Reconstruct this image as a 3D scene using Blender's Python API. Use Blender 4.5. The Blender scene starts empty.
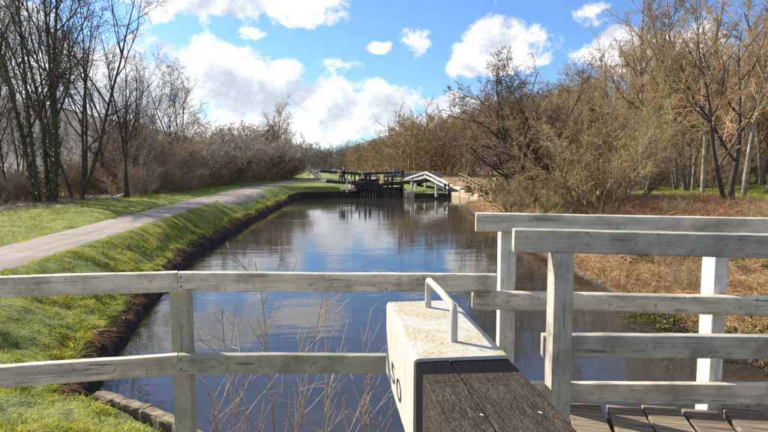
import bpy, bmesh, math, random
import numpy as np
from mathutils import Matrix, Vector

# ------------------------------------------------------------------ camera, sky, sun, exposure
R = math.radians
SC = bpy.context.scene
COL = SC.collection
YAW = R(6.3)                 # camera turned to the right of the canal's axis (+Y)
PITCH = R(5.1)
EYE = np.array([0.0, 0.0, 2.95])
FPX = 560.0                  # focal length in pixels of the 768 px wide photograph
cam_d = bpy.data.cameras.new("camera")
cam_d.sensor_width = 36.0
cam_d.lens = FPX / 768 * 36
cam_d.clip_start = 0.05
cam_d.clip_end = 5000
cam = bpy.data.objects.new("camera", cam_d)
COL.objects.link(cam)
cam.location = EYE
cam.rotation_euler = (R(90) - PITCH, 0, -YAW)
SC.camera = cam

SUN_DIR = np.array([-0.776, 0.629])          # horizontal direction towards the sun
SUN_EL = R(35)
sx, sy = SUN_DIR / np.linalg.norm(SUN_DIR)
sun_d = bpy.data.lights.new("sun", 'SUN')
sun_d.energy = 5.0
sun_d.angle = R(0.53)
sun_d.color = (1.0, 0.93, 0.82)
sun = bpy.data.objects.new("sun", sun_d)
COL.objects.link(sun)
sv = Vector((sx * math.cos(SUN_EL), sy * math.cos(SUN_EL), math.sin(SUN_EL)))
sun.rotation_euler = sv.to_track_quat('Z', 'Y').to_euler()
sun.location = (-30, 25, 40)

SC.cycles.max_bounces = 6
SC.cycles.diffuse_bounces = 2
SC.cycles.glossy_bounces = 3
SC.view_settings.view_transform = 'Standard'
SC.view_settings.look = 'None'
SC.view_settings.exposure = 0.85
SC.view_settings.gamma = 1.0
SC.view_settings.use_curve_mapping = False

FWD = np.array([math.sin(YAW), math.cos(YAW), 0.0])
RGT = np.array([math.cos(YAW), -math.sin(YAW), 0.0])
FW3 = FWD * math.cos(PITCH) + np.array([0, 0, -math.sin(PITCH)])
UP3 = FWD * math.sin(PITCH) + np.array([0, 0, math.cos(PITCH)])

def ray(px, py):
    return FW3 + (px - 384) / FPX * RGT + (216 - py) / FPX * UP3
def G(px, py, z):                       # pixel -> point on the level z
    d = ray(px, py)
    return EYE + d * ((z - EYE[2]) / d[2])
def PD(px, py, dep):                    # pixel -> point at a horizontal depth along the view
    d = ray(px, py)
    return EYE + d * (dep / (d @ FWD))

class NT:
    """small helper for node trees"""
    def __init__(s, tree):
        s.t = tree
    def n(s, typ, **kw):
        nd = s.t.nodes.new(typ)
        for k, v in kw.items():
            setattr(nd, k, v)
        return nd
    def put(s, sock, v):
        if v is None:
            return
        if hasattr(v, 'is_output'):
            s.t.links.new(v, sock)
        else:
            sock.default_value = v
    def m(s, op, a, b=None, c=None, clamp=False):
        nd = s.n('ShaderNodeMath', operation=op, use_clamp=clamp)
        s.put(nd.inputs[0], a); s.put(nd.inputs[1], b); s.put(nd.inputs[2], c)
        return nd.outputs[0]
    def vm(s, op, a, b=None):
        nd = s.n('ShaderNodeVectorMath', operation=op)
        s.put(nd.inputs[0], a); s.put(nd.inputs[1], b)
        return nd.outputs['Value'] if op in ('DOT_PRODUCT', 'LENGTH') else nd.outputs['Vector']
    def mr(s, v, a, b, c=0.0, d=1.0, smooth=True):
        nd = s.n('ShaderNodeMapRange', interpolation_type='SMOOTHSTEP' if smooth else 'LINEAR')
        s.put(nd.inputs['Value'], v)
        for k, x in zip(('From Min', 'From Max', 'To Min', 'To Max'), (a, b, c, d)):
            s.put(nd.inputs[k], x)
        return nd.outputs[0]
    def mix(s, f, a, b, typ='MIX'):
        nd = s.n('ShaderNodeMix', data_type='RGBA', blend_type=typ)
        s.put(nd.inputs[0], f)
        s.put(nd.inputs[6], a if hasattr(a, 'is_output') else (*a, 1) if len(a) == 3 else a)
        s.put(nd.inputs[7], b if hasattr(b, 'is_output') else (*b, 1) if len(b) == 3 else b)
        return nd.outputs[2]
    def noise(s, vec, scale, detail=4, rough=0.55, dist=0.0, col=False):
        nd = s.n('ShaderNodeTexNoise')
        s.put(nd.inputs['Vector'], vec)
        nd.inputs['Scale'].default_value = scale
        nd.inputs['Detail'].default_value = detail
        nd.inputs['Roughness'].default_value = rough
        nd.inputs['Distortion'].default_value = dist
        return nd.outputs['Color' if col else 'Fac']
    def mapping(s, vec, scale=(1, 1, 1), loc=(0, 0, 0)):
        nd = s.n('ShaderNodeMapping')
        s.put(nd.inputs['Vector'], vec)
        nd.inputs['Scale'].default_value = scale
        nd.inputs['Location'].default_value = loc
        return nd.outputs[0]

world = bpy.data.worlds.new("World")
SC.world = world
world.use_nodes = True
wt = world.node_tree
wt.nodes.clear()
W = NT(wt)
SKY_STRENGTH = 0.085
sky = W.n('ShaderNodeTexSky', sky_type='NISHITA')
sky.sun_disc = False
sky.sun_elevation = SUN_EL
sky.sun_rotation = math.atan2(sx, sy)
sky.altitude = 100
sky.air_density = 1.0
sky.dust_density = 0.8
sky.ozone_density = 2.2
# cumulus clouds: (pixel x, pixel y, half width, half height up, half height down) as directions in the sky
CL = [(225, 2, 95, 22, 24), (292, 14, 48, 26, 20), (150, -8, 70, 22, 14), (330, 22, 20, 12, 8),
      (205, 74, 62, 34, 40), (262, 94, 64, 32, 44), (322, 102, 58, 28, 40), (378, 108, 56, 24, 34), (338, 66, 20, 14, 10),
      (418, 48, 14, 14, 14), (376, 51, 14, 5, 5), (256, 36, 18, 6, 6),
      (492, 52, 42, 32, 28), (470, 66, 28, 18, 16), (520, 44, 18, 16, 18),
      (590, 30, 22, 14, 12), (612, 48, 32, 24, 30), (660, 60, 46, 28, 30),
      (445, 108, 34, 14, 18), (480, 104, 26, 8, 12), (410, 122, 60, 12, 16),
      (60, 80, 120, 40, 60), (-40, 30, 90, 30, 40), (120, 110, 110, 40, 40), (20, 28, 50, 20, 16),
      (300, 128, 140, 18, 16)]
def cloud_field(nt, az, el, dirv):
    f = None
    for (x, y, w_, u_, d_) in CL:
        a0 = math.atan((x - 384) / FPX); e0 = math.atan((166 - y) / FPX * math.cos(a0))
        dx = nt.m('MULTIPLY', nt.m('SUBTRACT', az, a0), FPX / w_ * 0.95)
        de = nt.m('SUBTRACT', el, e0)
        dy = nt.m('MAXIMUM', nt.m('MULTIPLY', de, FPX / u_ * 0.95), nt.m('MULTIPLY', de, -FPX / d_ * 0.95))
        q = nt.m('SQRT', nt.m('ADD', nt.m('MULTIPLY', dx, dx), nt.m('MULTIPLY', dy, dy)))
        g = nt.m('SUBTRACT', 1.0, q)
        if w_ < 25:
            g = nt.m('MULTIPLY', g, 0.36)
        f = g if f is None else nt.m('SMOOTH_MAX', f, g, 0.25)
    # the same kind of broken cumulus goes on over the rest of the sky
    base = nt.noise(nt.mapping(dirv, (1, 1, 2.2)), 2.3, 3, 0.5)
    away = nt.mr(nt.m('ABSOLUTE', az), 0.55, 0.8)
    high = nt.mr(el, 0.42, 0.6)
    gen = nt.m('SUBTRACT', nt.m('MULTIPLY', nt.m('SUBTRACT', base, 0.505), 7.0), nt.m('MULTIPLY', nt.m('SUBTRACT', 1.0, nt.m('MAXIMUM', away, high)), 6.0))
    f = nt.m('MAXIMUM', f, gen)
    f = nt.m('MAXIMUM', f, -1.2)
    f = nt.m('MINIMUM', f, 0.8)
    def full(dv, det):
        n1 = nt.noise(nt.mapping(dv, (1, 1, 1.25)), 12, det, 0.64, 0.12)
        return nt.m('ADD', nt.m('MULTIPLY', f, 0.72), nt.m('MULTIPLY', nt.m('SUBTRACT', n1, 0.5), 1.75))
    return full
tc = W.n('ShaderNodeTexCoord')
dirv = W.vm('NORMALIZE', tc.outputs['Generated'])
def sph(dv):
    xr = W.vm('DOT_PRODUCT', dv, tuple(RGT)); yf = W.vm('DOT_PRODUCT', dv, tuple(FWD))
    sep = W.n('ShaderNodeSeparateXYZ'); W.put(sep.inputs[0], dv)
    return W.m('ARCTAN2', xr, yf), W.m('ARCSINE', W.m('MINIMUM', W.m('MAXIMUM', sep.outputs[2], -1.0), 1.0))
az, el = sph(dirv)
cfield = cloud_field(W, az, el, dirv)
d0 = cfield(dirv, 6)
dir2 = W.vm('NORMALIZE', W.vm('ADD', dirv, (sv.x * 0.03, sv.y * 0.03, 0.036)))
d1 = cfield(dir2, 4)
alpha = W.mr(d0, 0.0, 0.24)
thick = W.m('ADD', W.m('MULTIPLY', W.mr(d1, 0.0, 0.85), 0.45), W.m('MULTIPLY', W.mr(W.m('SUBTRACT', d1, d0), -0.28, 0.34), 0.62), clamp=True)
ccol = W.mix(thick, (7.8, 7.8, 7.8), (4.2, 4.55, 5.15))
tint = W.mix(1.0, sky.outputs[0], (0.66, 0.93, 1.24), 'MULTIPLY')
skymix = W.mix(W.m('MULTIPLY', alpha, 0.96), tint, ccol)
bg = W.n('ShaderNodeBackground')
W.put(bg.inputs[0], skymix)
world.cycles.sampling_method = 'MANUAL'
world.cycles.sample_map_resolution = 256
bg.inputs[1].default_value = SKY_STRENGTH
wo = W.n('ShaderNodeOutputWorld')
wt.links.new(bg.outputs[0], wo.inputs[0])

# ------------------------------------------------------------------ helpers
rng = np.random.default_rng(7)
random.seed(7)

def new_mesh(name, v, faces):
    me = bpy.data.meshes.new(name)
    if isinstance(faces, np.ndarray):
        v = np.asarray(v, dtype=np.float32)
        k = faces.shape[1]
        me.vertices.add(len(v)); me.vertices.foreach_set('co', v.ravel())
        me.loops.add(faces.size); me.loops.foreach_set('vertex_index', faces.astype(np.int32).ravel())
        me.polygons.add(len(faces))
        me.polygons.foreach_set('loop_start', np.arange(0, faces.size, k, dtype=np.int32))
        me.update(calc_edges=True)
    else:
        me.from_pydata([tuple(map(float, p)) for p in v], [], faces)
        me.update()
    return me

def link(name, me, mat=None, parent=None, mw=None, smooth=False):
    o = bpy.data.objects.new(name, me)
    COL.objects.link(o)
    if mat is not None and me is not None:
        for m_ in (mat if isinstance(mat, (list, tuple)) else [mat]):
            me.materials.append(m_)
    if smooth:
        me.polygons.foreach_set('use_smooth', np.ones(len(me.polygons), dtype=bool))
    mw = mw if mw is not None else Matrix.Identity(4)
    if parent is not None:
        o.parent = parent
        mw = BASE.get(parent.name, Matrix.Identity(4)).inverted() @ mw
    o.matrix_basis = mw
    BASE[o.name] = (BASE.get(parent.name, Matrix.Identity(4)) @ mw) if parent is not None else mw
    return o
BASE = {}

def tag(o, label=None, cat=None, group=None, kind=None):
    for k, v in (('label', label), ('category', cat), ('group', group), ('kind', kind)):
        if v:
            o[k] = v
    return o

def thing(name, label, cat, loc=(0, 0, 0), rz=0.0, group=None):
    o = bpy.data.objects.new(name, None)
    COL.objects.link(o)
    o.empty_display_size = 0.3
    M = Matrix.Translation(Vector([float(c) for c in loc])) @ Matrix.Rotation(rz, 4, 'Z')
    o.matrix_basis = M
    BASE[o.name] = M
    return tag(o, label, cat, group)

def copy_thing(src, loc, rz, sc, label, cat, group):
    r = src.copy(); COL.objects.link(r)
    r.location = [float(c) for c in loc]; r.rotation_euler = (0, 0, rz); r.scale = (sc[0], sc[0], sc[1])
    tag(r, label, cat, group)
    for ch in src.children:
        c = ch.copy(); COL.objects.link(c); c.parent = r
        for g in ch.children:
            h = g.copy(); COL.objects.link(h); h.parent = c
    return r

def frame(p0, p1, up=(0, 0, 1)):
    p0 = Vector([float(a) for a in p0]); p1 = Vector([float(a) for a in p1])
    x = (p1 - p0).normalized(); u = Vector(up)
    y = u.cross(x).normalized(); z = x.cross(y).normalized()
    M = Matrix((x, y, z)).transposed().to_4x4()
    M.translation = p0
    return M, (p1 - p0).length

def board_mesh(name, L, w, h, c=0.008, seg=14, jit=0.0006, seed=0, taper=0.0, rough_ends=0.0, round0=0.0):
    """a sawn timber along local x: y in [-w/2, w/2], z in [-h, 0]; arrises worn round, faces slightly uneven"""
    r = np.random.default_rng(seed + 11)
    prof = []
    for sy_, sz_ in ((-1, -1), (1, -1), (1, 1), (-1, 1)):
        cx, cz = sy_ * (w / 2 - c), (-h / 2) + sz_ * (h / 2 - c)
        a0 = {(-1, -1): 180, (1, -1): 270, (1, 1): 0, (-1, 1): 90}[(sy_, sz_)]
        for k in range(3):
            a = R(a0 + 45 * k)
            prof.append((cx + c * math.cos(a), cz + c * math.sin(a)))
    prof = np.array(prof); P = len(prof)
    ts = np.linspace(0, L, seg + 1)
    drift = np.cumsum(r.normal(0, jit * 0.9, (seg + 1, 2)), 0); drift -= np.linspace(0, 1, seg + 1)[:, None] * drift[-1]
    v = []
    for i, t in enumerate(ts):
        k = 1 - taper * t / max(L, 1e-6)
        q = prof * [k, k] + r.normal(0, jit, (P, 2)) + drift[i]
        x = np.full(P, t)
        if i == 0 and round0:
            q = (prof - [0, -h / 2]) * (1 - round0 / h * 0.9) + [0, -h / 2]
        if rough_ends and i in (0, seg):
            x += r.normal(0, rough_ends, P)
        v.append(np.column_stack([x, q]))
    if round0:
        v[0][:, 0] = 0; v[1] = np.column_stack([np.full(P, round0), prof])
    v = np.concatenate(v)
    f = []
    for i in range(seg):
        for j in range(P):
            a, b = i * P + j, i * P + (j + 1) % P
            f.append((a, b, b + P, a + P))
    f.append(tuple(range(P))[::-1]); f.append(tuple(seg * P + j for j in range(P)))
    return new_mesh(name, v, [fc[::-1] for fc in f])

def board(name, p0, p1, w, h, mat, parent, up=(0, 0, 1), **kw):
    M, L = frame(p0, p1, up)
    me = board_mesh(name, L, w, h, **kw)
    return link(name, me, mat, parent, M)

def box_faces(v, f, lo, hi):
    b = len(v)
    for z in (lo[2], hi[2]):
        for x, y in ((lo[0], lo[1]), (hi[0], lo[1]), (hi[0], hi[1]), (lo[0], hi[1])):
            v.append((x, y, z))
    for q in ((0, 3, 2, 1), (4, 5, 6, 7), (0, 1, 5, 4), (1, 2, 6, 5), (2, 3, 7, 6), (3, 0, 4, 7)):
        f.append(tuple(b + i for i in q))

def norm(a):
    return a / np.maximum(np.linalg.norm(a, axis=-1, keepdims=True), 1e-9)

def tubes(pts, rad, S):
    """pts (N,P,3), rad (N,P) -> verts, quads; vectorised"""
    N, P, _ = pts.shape
    tan = np.empty_like(pts)
    tan[:, 1:-1] = pts[:, 2:] - pts[:, :-2]; tan[:, 0] = pts[:, 1] - pts[:, 0]; tan[:, -1] = pts[:, -1] - pts[:, -2]
    tan = norm(tan)
    ref = np.where(np.abs(tan[:, :1, 2:3]) > 0.9, np.array([[[1.0, 0, 0]]]), np.array([[[0, 0, 1.0]]]))
    a = norm(np.cross(tan, np.broadcast_to(ref, tan.shape))); b = np.cross(tan, a)
    ang = np.arange(S) * 2 * np.pi / S
    ring = pts[:, :, None] + rad[:, :, None, None] * (a[:, :, None] * np.cos(ang)[None, None, :, None] + b[:, :, None] * np.sin(ang)[None, None, :, None])
    v = ring.reshape(-1, 3)
    base = (np.arange(N)[:, None, None] * P + np.arange(P - 1)[None, :, None]) * S
    j = np.arange(S)[None, None, :]; j2 = (j + 1) % S
    q = np.stack([base + j, base + S + j, base + S + j2, base + j2], -1).reshape(-1, 4)
    return v, q

def cat_mesh(parts):
    vs, fs, o = [], [], 0
    for v, f in parts:
        vs.append(v); fs.append(f + o); o += len(v)
    return np.concatenate(vs), np.concatenate(fs)

def grow(r, st, d, L, r0, r1, P, wig, up):
    N = len(st)
    pts = np.empty((N, P, 3)); pts[:, 0] = st
    d = norm(d)
    for i in range(1, P):
        d = norm(d + r.normal(0, wig, (N, 3)) + np.array([0, 0, up]))
        pts[:, i] = pts[:, i - 1] + d * (L / (P - 1))[:, None]
    t = np.linspace(0, 1, P)[None]
    return pts, r0[:, None] * (1 - t) + r1[:, None] * t

def sprout(r, pts, rad, L, M, t0, t1, ang, asd, lr, P, wig, up, rr, rmin, bias=None):
    """M children from every parent polyline"""
    N, Q, _ = pts.shape
    t = (t0 + (t1 - t0) * (np.arange(M)[None] + r.random((N, M))) / M)
    x = t * (Q - 1); i = np.minimum(x.astype(int), Q - 2); fr = (x - i)[..., None]
    n = np.arange(N)[:, None]
    st = pts[n, i] * (1 - fr) + pts[n, i + 1] * fr
    tan = norm(pts[n, i + 1] - pts[n, i])
    pr = rad[n, i] * (1 - fr[..., 0]) + rad[n, i + 1] * fr[..., 0]
    rnd = r.normal(0, 1, (N, M, 3))
    perp = norm(rnd - tan * (rnd * tan).sum(-1, keepdims=True))
    a = np.radians(r.normal(ang, asd, (N, M)))[..., None]
    d = np.cos(a) * tan + np.sin(a) * perp
    if bias is not None:
        d = d + np.array(bias)
    Lc = L[:, None] * lr * (1.15 - 0.65 * t) * r.uniform(0.65, 1.3, (N, M))
    r0 = np.maximum(np.minimum(pr * rr, Lc * 0.019 + rmin), rmin)
    k = N * M
    p, rd = grow(r, st.reshape(k, 3), d.reshape(k, 3), Lc.ravel(), r0.ravel(), np.maximum(r0.ravel() * 0.4, rmin * 0.6), P, wig, up)
    return p, rd, Lc.ravel()

def quads_at(r, pos, size, nrm=None):
    """small leaf-like quads at the positions"""
    n = len(pos)
    nn = norm(r.normal(0, 1, (n, 3)) if nrm is None else nrm + r.normal(0, 0.6, (n, 3)))
    a = norm(np.cross(nn, r.normal(0, 1, (n, 3)))); b = np.cross(nn, a)
    s = size * r.uniform(0.6, 1.4, (n, 1))
    v = np.stack([pos - a * s, pos + b * s * 0.6, pos + a * s, pos - b * s * 0.6], 1).reshape(-1, 3)
    f = np.arange(n * 4).reshape(n, 4)
    return v, f

def pick(r, pts, n):
    N, P, _ = pts.shape
    k = r.integers(0, N, n); i = r.integers(0, P - 1, n); f = r.random((n, 1))
    return pts[k, i] * (1 - f) + pts[k, i + 1] * f

# ------------------------------------------------------------------ materials
def mat(name):
    m = bpy.data.materials.new(name); m.use_nodes = True
    nt = NT(m.node_tree); nt.t.nodes.clear()
    out = nt.n('ShaderNodeOutputMaterial'); b = nt.n('ShaderNodeBsdfPrincipled')
    nt.t.links.new(b.outputs[0], out.inputs[0])
    b.inputs['Roughness'].default_value = 0.8
    nt.b = b; nt.out = out; nt.mat = m
    return nt
def bump(nt, h, strength=0.4, dist=0.01):
    nd = nt.n('ShaderNodeBump'); nd.inputs['Strength'].default_value = strength; nd.inputs['Distance'].default_value = dist
    nt.put(nd.inputs['Height'], h); nt.t.links.new(nd.outputs[0], nt.b.inputs['Normal'])
def objco(nt):
    return nt.n('ShaderNodeTexCoord').outputs['Object']
def oinfo(nt):
    return nt.n('ShaderNodeObjectInfo').outputs['Random']

def painted_wood(name, paint=(0.70, 0.69, 0.64), grime=(0.30, 0.31, 0.25), wear=0.5, green=0.3):
    nt = mat(name); co = objco(nt); rn = oinfo(nt)
    sh = nt.n('ShaderNodeCombineXYZ'); nt.put(sh.inputs[0], nt.m('MULTIPLY', rn, 37.0)); nt.put(sh.inputs[1], nt.m('MULTIPLY', rn, 11.0))
    co = nt.vm('ADD', co, sh.outputs[0])
    grain = nt.noise(nt.mapping(co, (2.2, 60, 60)), 1.0, 6, 0.65)
    streak = nt.noise(nt.mapping(co, (1.1, 14, 14)), 1.0, 5, 0.6)
    blot = nt.noise(co, 5.0, 6, 0.62)
    spots = nt.noise(co, 38, 3, 0.6)
    c = nt.mix(nt.mr(blot, 0.42, 0.72, 0, 0.75), paint, grime)
    c = nt.mix(nt.mr(streak, 0.48, 0.70, 0, 0.75), c, (0.30, 0.29, 0.25))
    c = nt.mix(nt.m('MULTIPLY', nt.mr(nt.noise(co, 2.3, 5, 0.6), 0.5, 0.72), green), c, (0.19, 0.215, 0.10))
    bare = nt.m('MULTIPLY', nt.mr(grain, 0.55, 0.64), nt.mr(nt.noise(nt.mapping(co, (0.6, 1.5, 1.5)), 7, 5, 0.65), 0.52 - 0.08 * wear, 0.60))
    c = nt.mix(nt.m('MULTIPLY', bare, 0.9), c, (0.085, 0.07, 0.05))
    c = nt.mix(nt.mr(spots, 0.62, 0.70, 0, 0.75), c, (0.13, 0.12, 0.09))
    vor = nt.n('ShaderNodeTexVoronoi'); nt.put(vor.inputs['Vector'], nt.mapping(co, (2.2, 7, 7))); vor.inputs['Scale'].default_value = 1.0
    kn = nt.mr(vor.outputs['Distance'], 0.05, 0.16, 1.0, 0.0)
    c = nt.mix(nt.m('MULTIPLY', kn, nt.mr(grain, 0.35, 0.6, 0.1, 0.75)), c, (0.06, 0.05, 0.035))
    fib = nt.noise(nt.mapping(co, (6, 160, 160)), 1.0, 3, 0.6)
    c = nt.mix(nt.mr(fib, 0.5, 0.72, 0, 0.45), c, (0.17, 0.16, 0.13))
    nt.put(nt.b.inputs['Base Color'], c)
    nt.b.inputs['Roughness'].default_value = 0.72
    bump(nt, nt.m('ADD', nt.m('MULTIPLY', grain, 0.7), nt.m('MULTIPLY', bare, -0.5)), 0.55, 0.004)
    return nt.mat

def simple(name, c1, c2, scale=6, rough=0.85, detail=4, bmp=0.0, bd=0.01, obj_var=0.0, stretch=(1, 1, 1), world=False):
    nt = mat(name)
    co = nt.n('ShaderNodeNewGeometry').outputs['Position'] if world else objco(nt)
    co = nt.mapping(co, stretch)
    n = nt.noise(co, scale, detail, 0.6)
    c = nt.mix(nt.mr(n, 0.3, 0.7), c1, c2)
    if obj_var:
        hs = nt.n('ShaderNodeHueSaturation')
        nt.put(hs.inputs['Color'], c)
        rn = oinfo(nt)
        nt.put(hs.inputs['Value'], nt.m('ADD', 1 - obj_var, nt.m('MULTIPLY', rn, 2 * obj_var)))
        nt.put(hs.inputs['Hue'], nt.m('ADD', 0.485, nt.m('MULTIPLY', nt.m('FRACT', nt.m('MULTIPLY', rn, 7.3)), 0.03)))
        c = hs.outputs[0]
    nt.put(nt.b.inputs['Base Color'], c)
    nt.b.inputs['Roughness'].default_value = rough
    if bmp:
        bump(nt, n, bmp, bd)
    return nt.mat

def foliage(name, c1, c2, c3, scale=0.6, trans=0.25):
    """blade / leaf material, colour drifting over the ground in patches"""
    nt = mat(name)
    pos = nt.n('ShaderNodeNewGeometry').outputs['Position']
    a = nt.noise(pos, scale, 3, 0.6); b2 = nt.noise(pos, scale * 9, 2, 0.5)
    c = nt.mix(nt.mr(a, 0.36, 0.64), c1, c2)
    c = nt.mix(nt.mr(b2, 0.45, 0.7), c, c3)
    nt.put(nt.b.inputs['Base Color'], c)
    nt.b.inputs['Roughness'].default_value = 0.6
    if trans:
        tr = nt.n('ShaderNodeBsdfTranslucent'); nt.put(tr.inputs[0], c)
        mx = nt.n('ShaderNodeMixShader'); mx.inputs[0].default_value = trans
        nt.t.links.new(nt.b.outputs[0], mx.inputs[1]); nt.t.links.new(tr.outputs[0], mx.inputs[2])
        nt.t.links.new(mx.outputs[0], nt.out.inputs[0])
    return nt.mat

M_RAIL = painted_wood('weathered white paint', (0.68, 0.60, 0.47), (0.20, 0.175, 0.12), 1.1, 0.45)
M_RAILG = painted_wood('greened white paint', (0.36, 0.355, 0.265), (0.11, 0.115, 0.07), 0.85, 0.9)
M_POSTW = painted_wood('cleaner white paint', (0.66, 0.64, 0.57), (0.42, 0.41, 0.34), 0.3, 0.2)
M_RAILB = painted_wood('grey worn paint', (0.47, 0.425, 0.345), (0.14, 0.125, 0.10), 1.3, 0.15)
M_WHITEFAR = simple('far white paint', (0.72, 0.72, 0.68), (0.55, 0.55, 0.5), 3)

def beam_white():
    nt = mat('lichened white paint')
    co = objco(nt)
    geo = nt.n('ShaderNodeNewGeometry')
    up = nt.vm('DOT_PRODUCT', geo.outputs['True Normal'], (0, 0, 1))
    n = nt.noise(co, 9, 6, 0.65); sp = nt.noise(co, 110, 4, 0.75); sp2 = nt.noise(co, 60, 5, 0.75); reg = nt.noise(co, 4.5, 3, 0.5)
    c = nt.mix(nt.mr(n, 0.45, 0.75, 0, 0.35), (0.48, 0.46, 0.41), (0.33, 0.31, 0.255))
    lich = nt.m('MULTIPLY', nt.mr(sp2, 0.46, 0.58), nt.m('MULTIPLY', nt.mr(reg, 0.42, 0.60), nt.mr(up, 0.5, 0.9)))
    c = nt.mix(nt.m('MULTIPLY', lich, 0.95), c, (0.36, 0.27, 0.06))
    speck = nt.m('MULTIPLY', nt.mr(sp, 0.55, 0.62), nt.mr(up, 0.3, 0.9, 0.12, 1.0))
    c = nt.mix(nt.m('MULTIPLY', speck, 0.75), c, (0.13, 0.10, 0.05))
    runs = nt.m('MULTIPLY', nt.mr(nt.noise(nt.mapping(co, (16, 16, 1.6)), 1.0, 5, 0.65), 0.50, 0.72), nt.mr(up, 0.2, 0.6, 0.6, 0.0))
    c = nt.mix(runs, c, (0.27, 0.25, 0.17))
    chips = nt.mr(nt.noise(co, 14, 4, 0.65), 0.665, 0.685)
    c = nt.mix(nt.m('MULTIPLY', chips, 0.8), c, (0.16, 0.12, 0.08))
    nt.put(nt.b.inputs['Base Color'], c)
    nt.b.inputs['Roughness'].default_value = 0.62
    bump(nt, nt.m('ADD', sp, nt.m('MULTIPLY', n, 0.6)), 0.25, 0.004)
    return nt.mat
M_BEAMW = beam_white()

def beam_dark():
    nt = mat('worn black oak')
    co = objco(nt)
    sep = nt.n('ShaderNodeSeparateXYZ'); nt.put(sep.inputs[0], co)
    grain = nt.noise(nt.mapping(co, (5, 60, 60)), 1.0, 7, 0.75)
    fine = nt.noise(nt.mapping(co, (26, 130, 130)), 1.0, 4, 0.7)
    big = nt.noise(nt.mapping(co, (2, 9, 9)), 1.0, 4, 0.6)
    blot = nt.noise(co, 7, 6, 0.7)
    c = nt.mix(nt.mr(grain, 0.35, 0.68), (0.032, 0.026, 0.019), (0.118, 0.096, 0.068))
    c = nt.mix(nt.mr(big, 0.5, 0.75, 0, 0.6), c, (0.19, 0.145, 0.085))
    gr = nt.noise(nt.mapping(co, (60, 140, 140)), 1.0, 3, 0.7)
    c = nt.mix(nt.mr(gr, 0.55, 0.68, 0, 0.35), c, (0.27, 0.215, 0.13))
    c = nt.mix(nt.mr(blot, 0.45, 0.7, 0, 0.7), c, (0.05, 0.042, 0.028))
    iso = nt.noise(co, 150, 3, 0.75)
    c = nt.mix(nt.mr(iso, 0.38, 0.56, 0.75, 0.0), c, (0.018, 0.014, 0.010))
    c = nt.mix(nt.mr(iso, 0.54, 0.66, 0, 0.6), c, (0.20, 0.165, 0.112))
    drop = nt.mr(nt.noise(co, 26, 1, 0.4), 0.765, 0.775)
    c = nt.mix(drop, c, (0.75, 0.74, 0.7))
    c = nt.mix(nt.mr(fine, 0.52, 0.62, 0, 0.75), c, (0.022, 0.018, 0.014))
    # a near-black band crosses the oak next to the white end (beam runs along -x from 0)
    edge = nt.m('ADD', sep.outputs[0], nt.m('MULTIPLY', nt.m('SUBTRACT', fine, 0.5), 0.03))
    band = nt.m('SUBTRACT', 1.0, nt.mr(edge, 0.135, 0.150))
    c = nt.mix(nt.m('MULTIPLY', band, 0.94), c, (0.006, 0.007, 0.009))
    nt.put(nt.b.inputs['Base Color'], c)
    nt.b.inputs['Roughness'].default_value = 0.85
    nt.b.inputs['Specular IOR Level'].default_value = 0.05
    bump(nt, nt.m('ADD', grain, nt.m('MULTIPLY', fine, 0.5)), 0.8, 0.006)
    return nt.mat
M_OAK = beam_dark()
M_PLANK = simple('bleached deck timber', (0.07, 0.055, 0.04), (0.27, 0.205, 0.135), 1.0, 0.85, 6, 0.6, 0.004, 0.15, (40, 3, 40))
M_JOIST = simple('dark wet timber', (0.03, 0.025, 0.02), (0.08, 0.065, 0.05), 5, 0.8)
M_GATE = simple('black gate timber', (0.012, 0.012, 0.013), (0.045, 0.04, 0.036), 3, 0.6)
M_GAPLIGHT = simple('pale gap light', (0.15, 0.125, 0.09), (0.26, 0.22, 0.17), 3, 0.8)
M_BLACK = simple('black paint', (0.012, 0.012, 0.012), (0.03, 0.03, 0.03), 20, 0.5)
M_STONE = simple('sandstone', (0.20, 0.145, 0.095), (0.38, 0.30, 0.21), 4, 0.9, 6, 0.5, 0.02)
M_PALESTONE = simple('pale sandstone', (0.36, 0.28, 0.19), (0.52, 0.43, 0.32), 2, 0.9, 6, 0.4, 0.02)
M_KERB = simple('mossy kerb stone', (0.10, 0.085, 0.05), (0.28, 0.225, 0.15), 9, 0.95, 6, 0.6, 0.02)
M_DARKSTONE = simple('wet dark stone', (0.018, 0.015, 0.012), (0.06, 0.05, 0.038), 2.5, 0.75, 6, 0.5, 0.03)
M_FENCE = simple('untreated fence timber', (0.10, 0.075, 0.042), (0.20, 0.15, 0.085), 4, 0.85)
M_LOG = simple('barkless pale log', (0.42, 0.38, 0.31), (0.62, 0.58, 0.5), 3, 0.8, 5, 0.4, 0.01)

M_BARK_D = simple('dark bark', (0.035, 0.028, 0.02), (0.10, 0.08, 0.055), 7, 0.9, 5, 0.6, 0.02)
M_BARK_G = simple('grey green bark', (0.10, 0.088, 0.06), (0.24, 0.205, 0.14), 6, 0.9, 5, 0.5, 0.02, 0.2)
M_BARK_P = simple('pale bark', (0.14, 0.11, 0.08), (0.38, 0.325, 0.25), 3, 0.85, 5, 0.4, 0.02, 0.15)
M_TWIG_D = simple('dark twigs', (0.075, 0.06, 0.042), (0.15, 0.12, 0.082), 1.5, 0.85, 2, obj_var=0.2)
M_TWIG_B = simple('brown twigs', (0.29, 0.19, 0.085), (0.48, 0.335, 0.16), 0.8, 0.85, 2, obj_var=0.25)
M_TWIG_R = simple('reddish twigs', (0.13, 0.085, 0.055), (0.24, 0.16, 0.105), 0.8, 0.85, 2, obj_var=0.1)
M_TWIG_O = simple('olive twigs', (0.235, 0.16, 0.072), (0.41, 0.295, 0.14), 0.8, 0.85, 2, obj_var=0.25)
M_TWIG_S = simple('scrub twigs', (0.26, 0.19, 0.11), (0.47, 0.36, 0.225), 0.8, 0.85, 2, obj_var=0.25)
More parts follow.
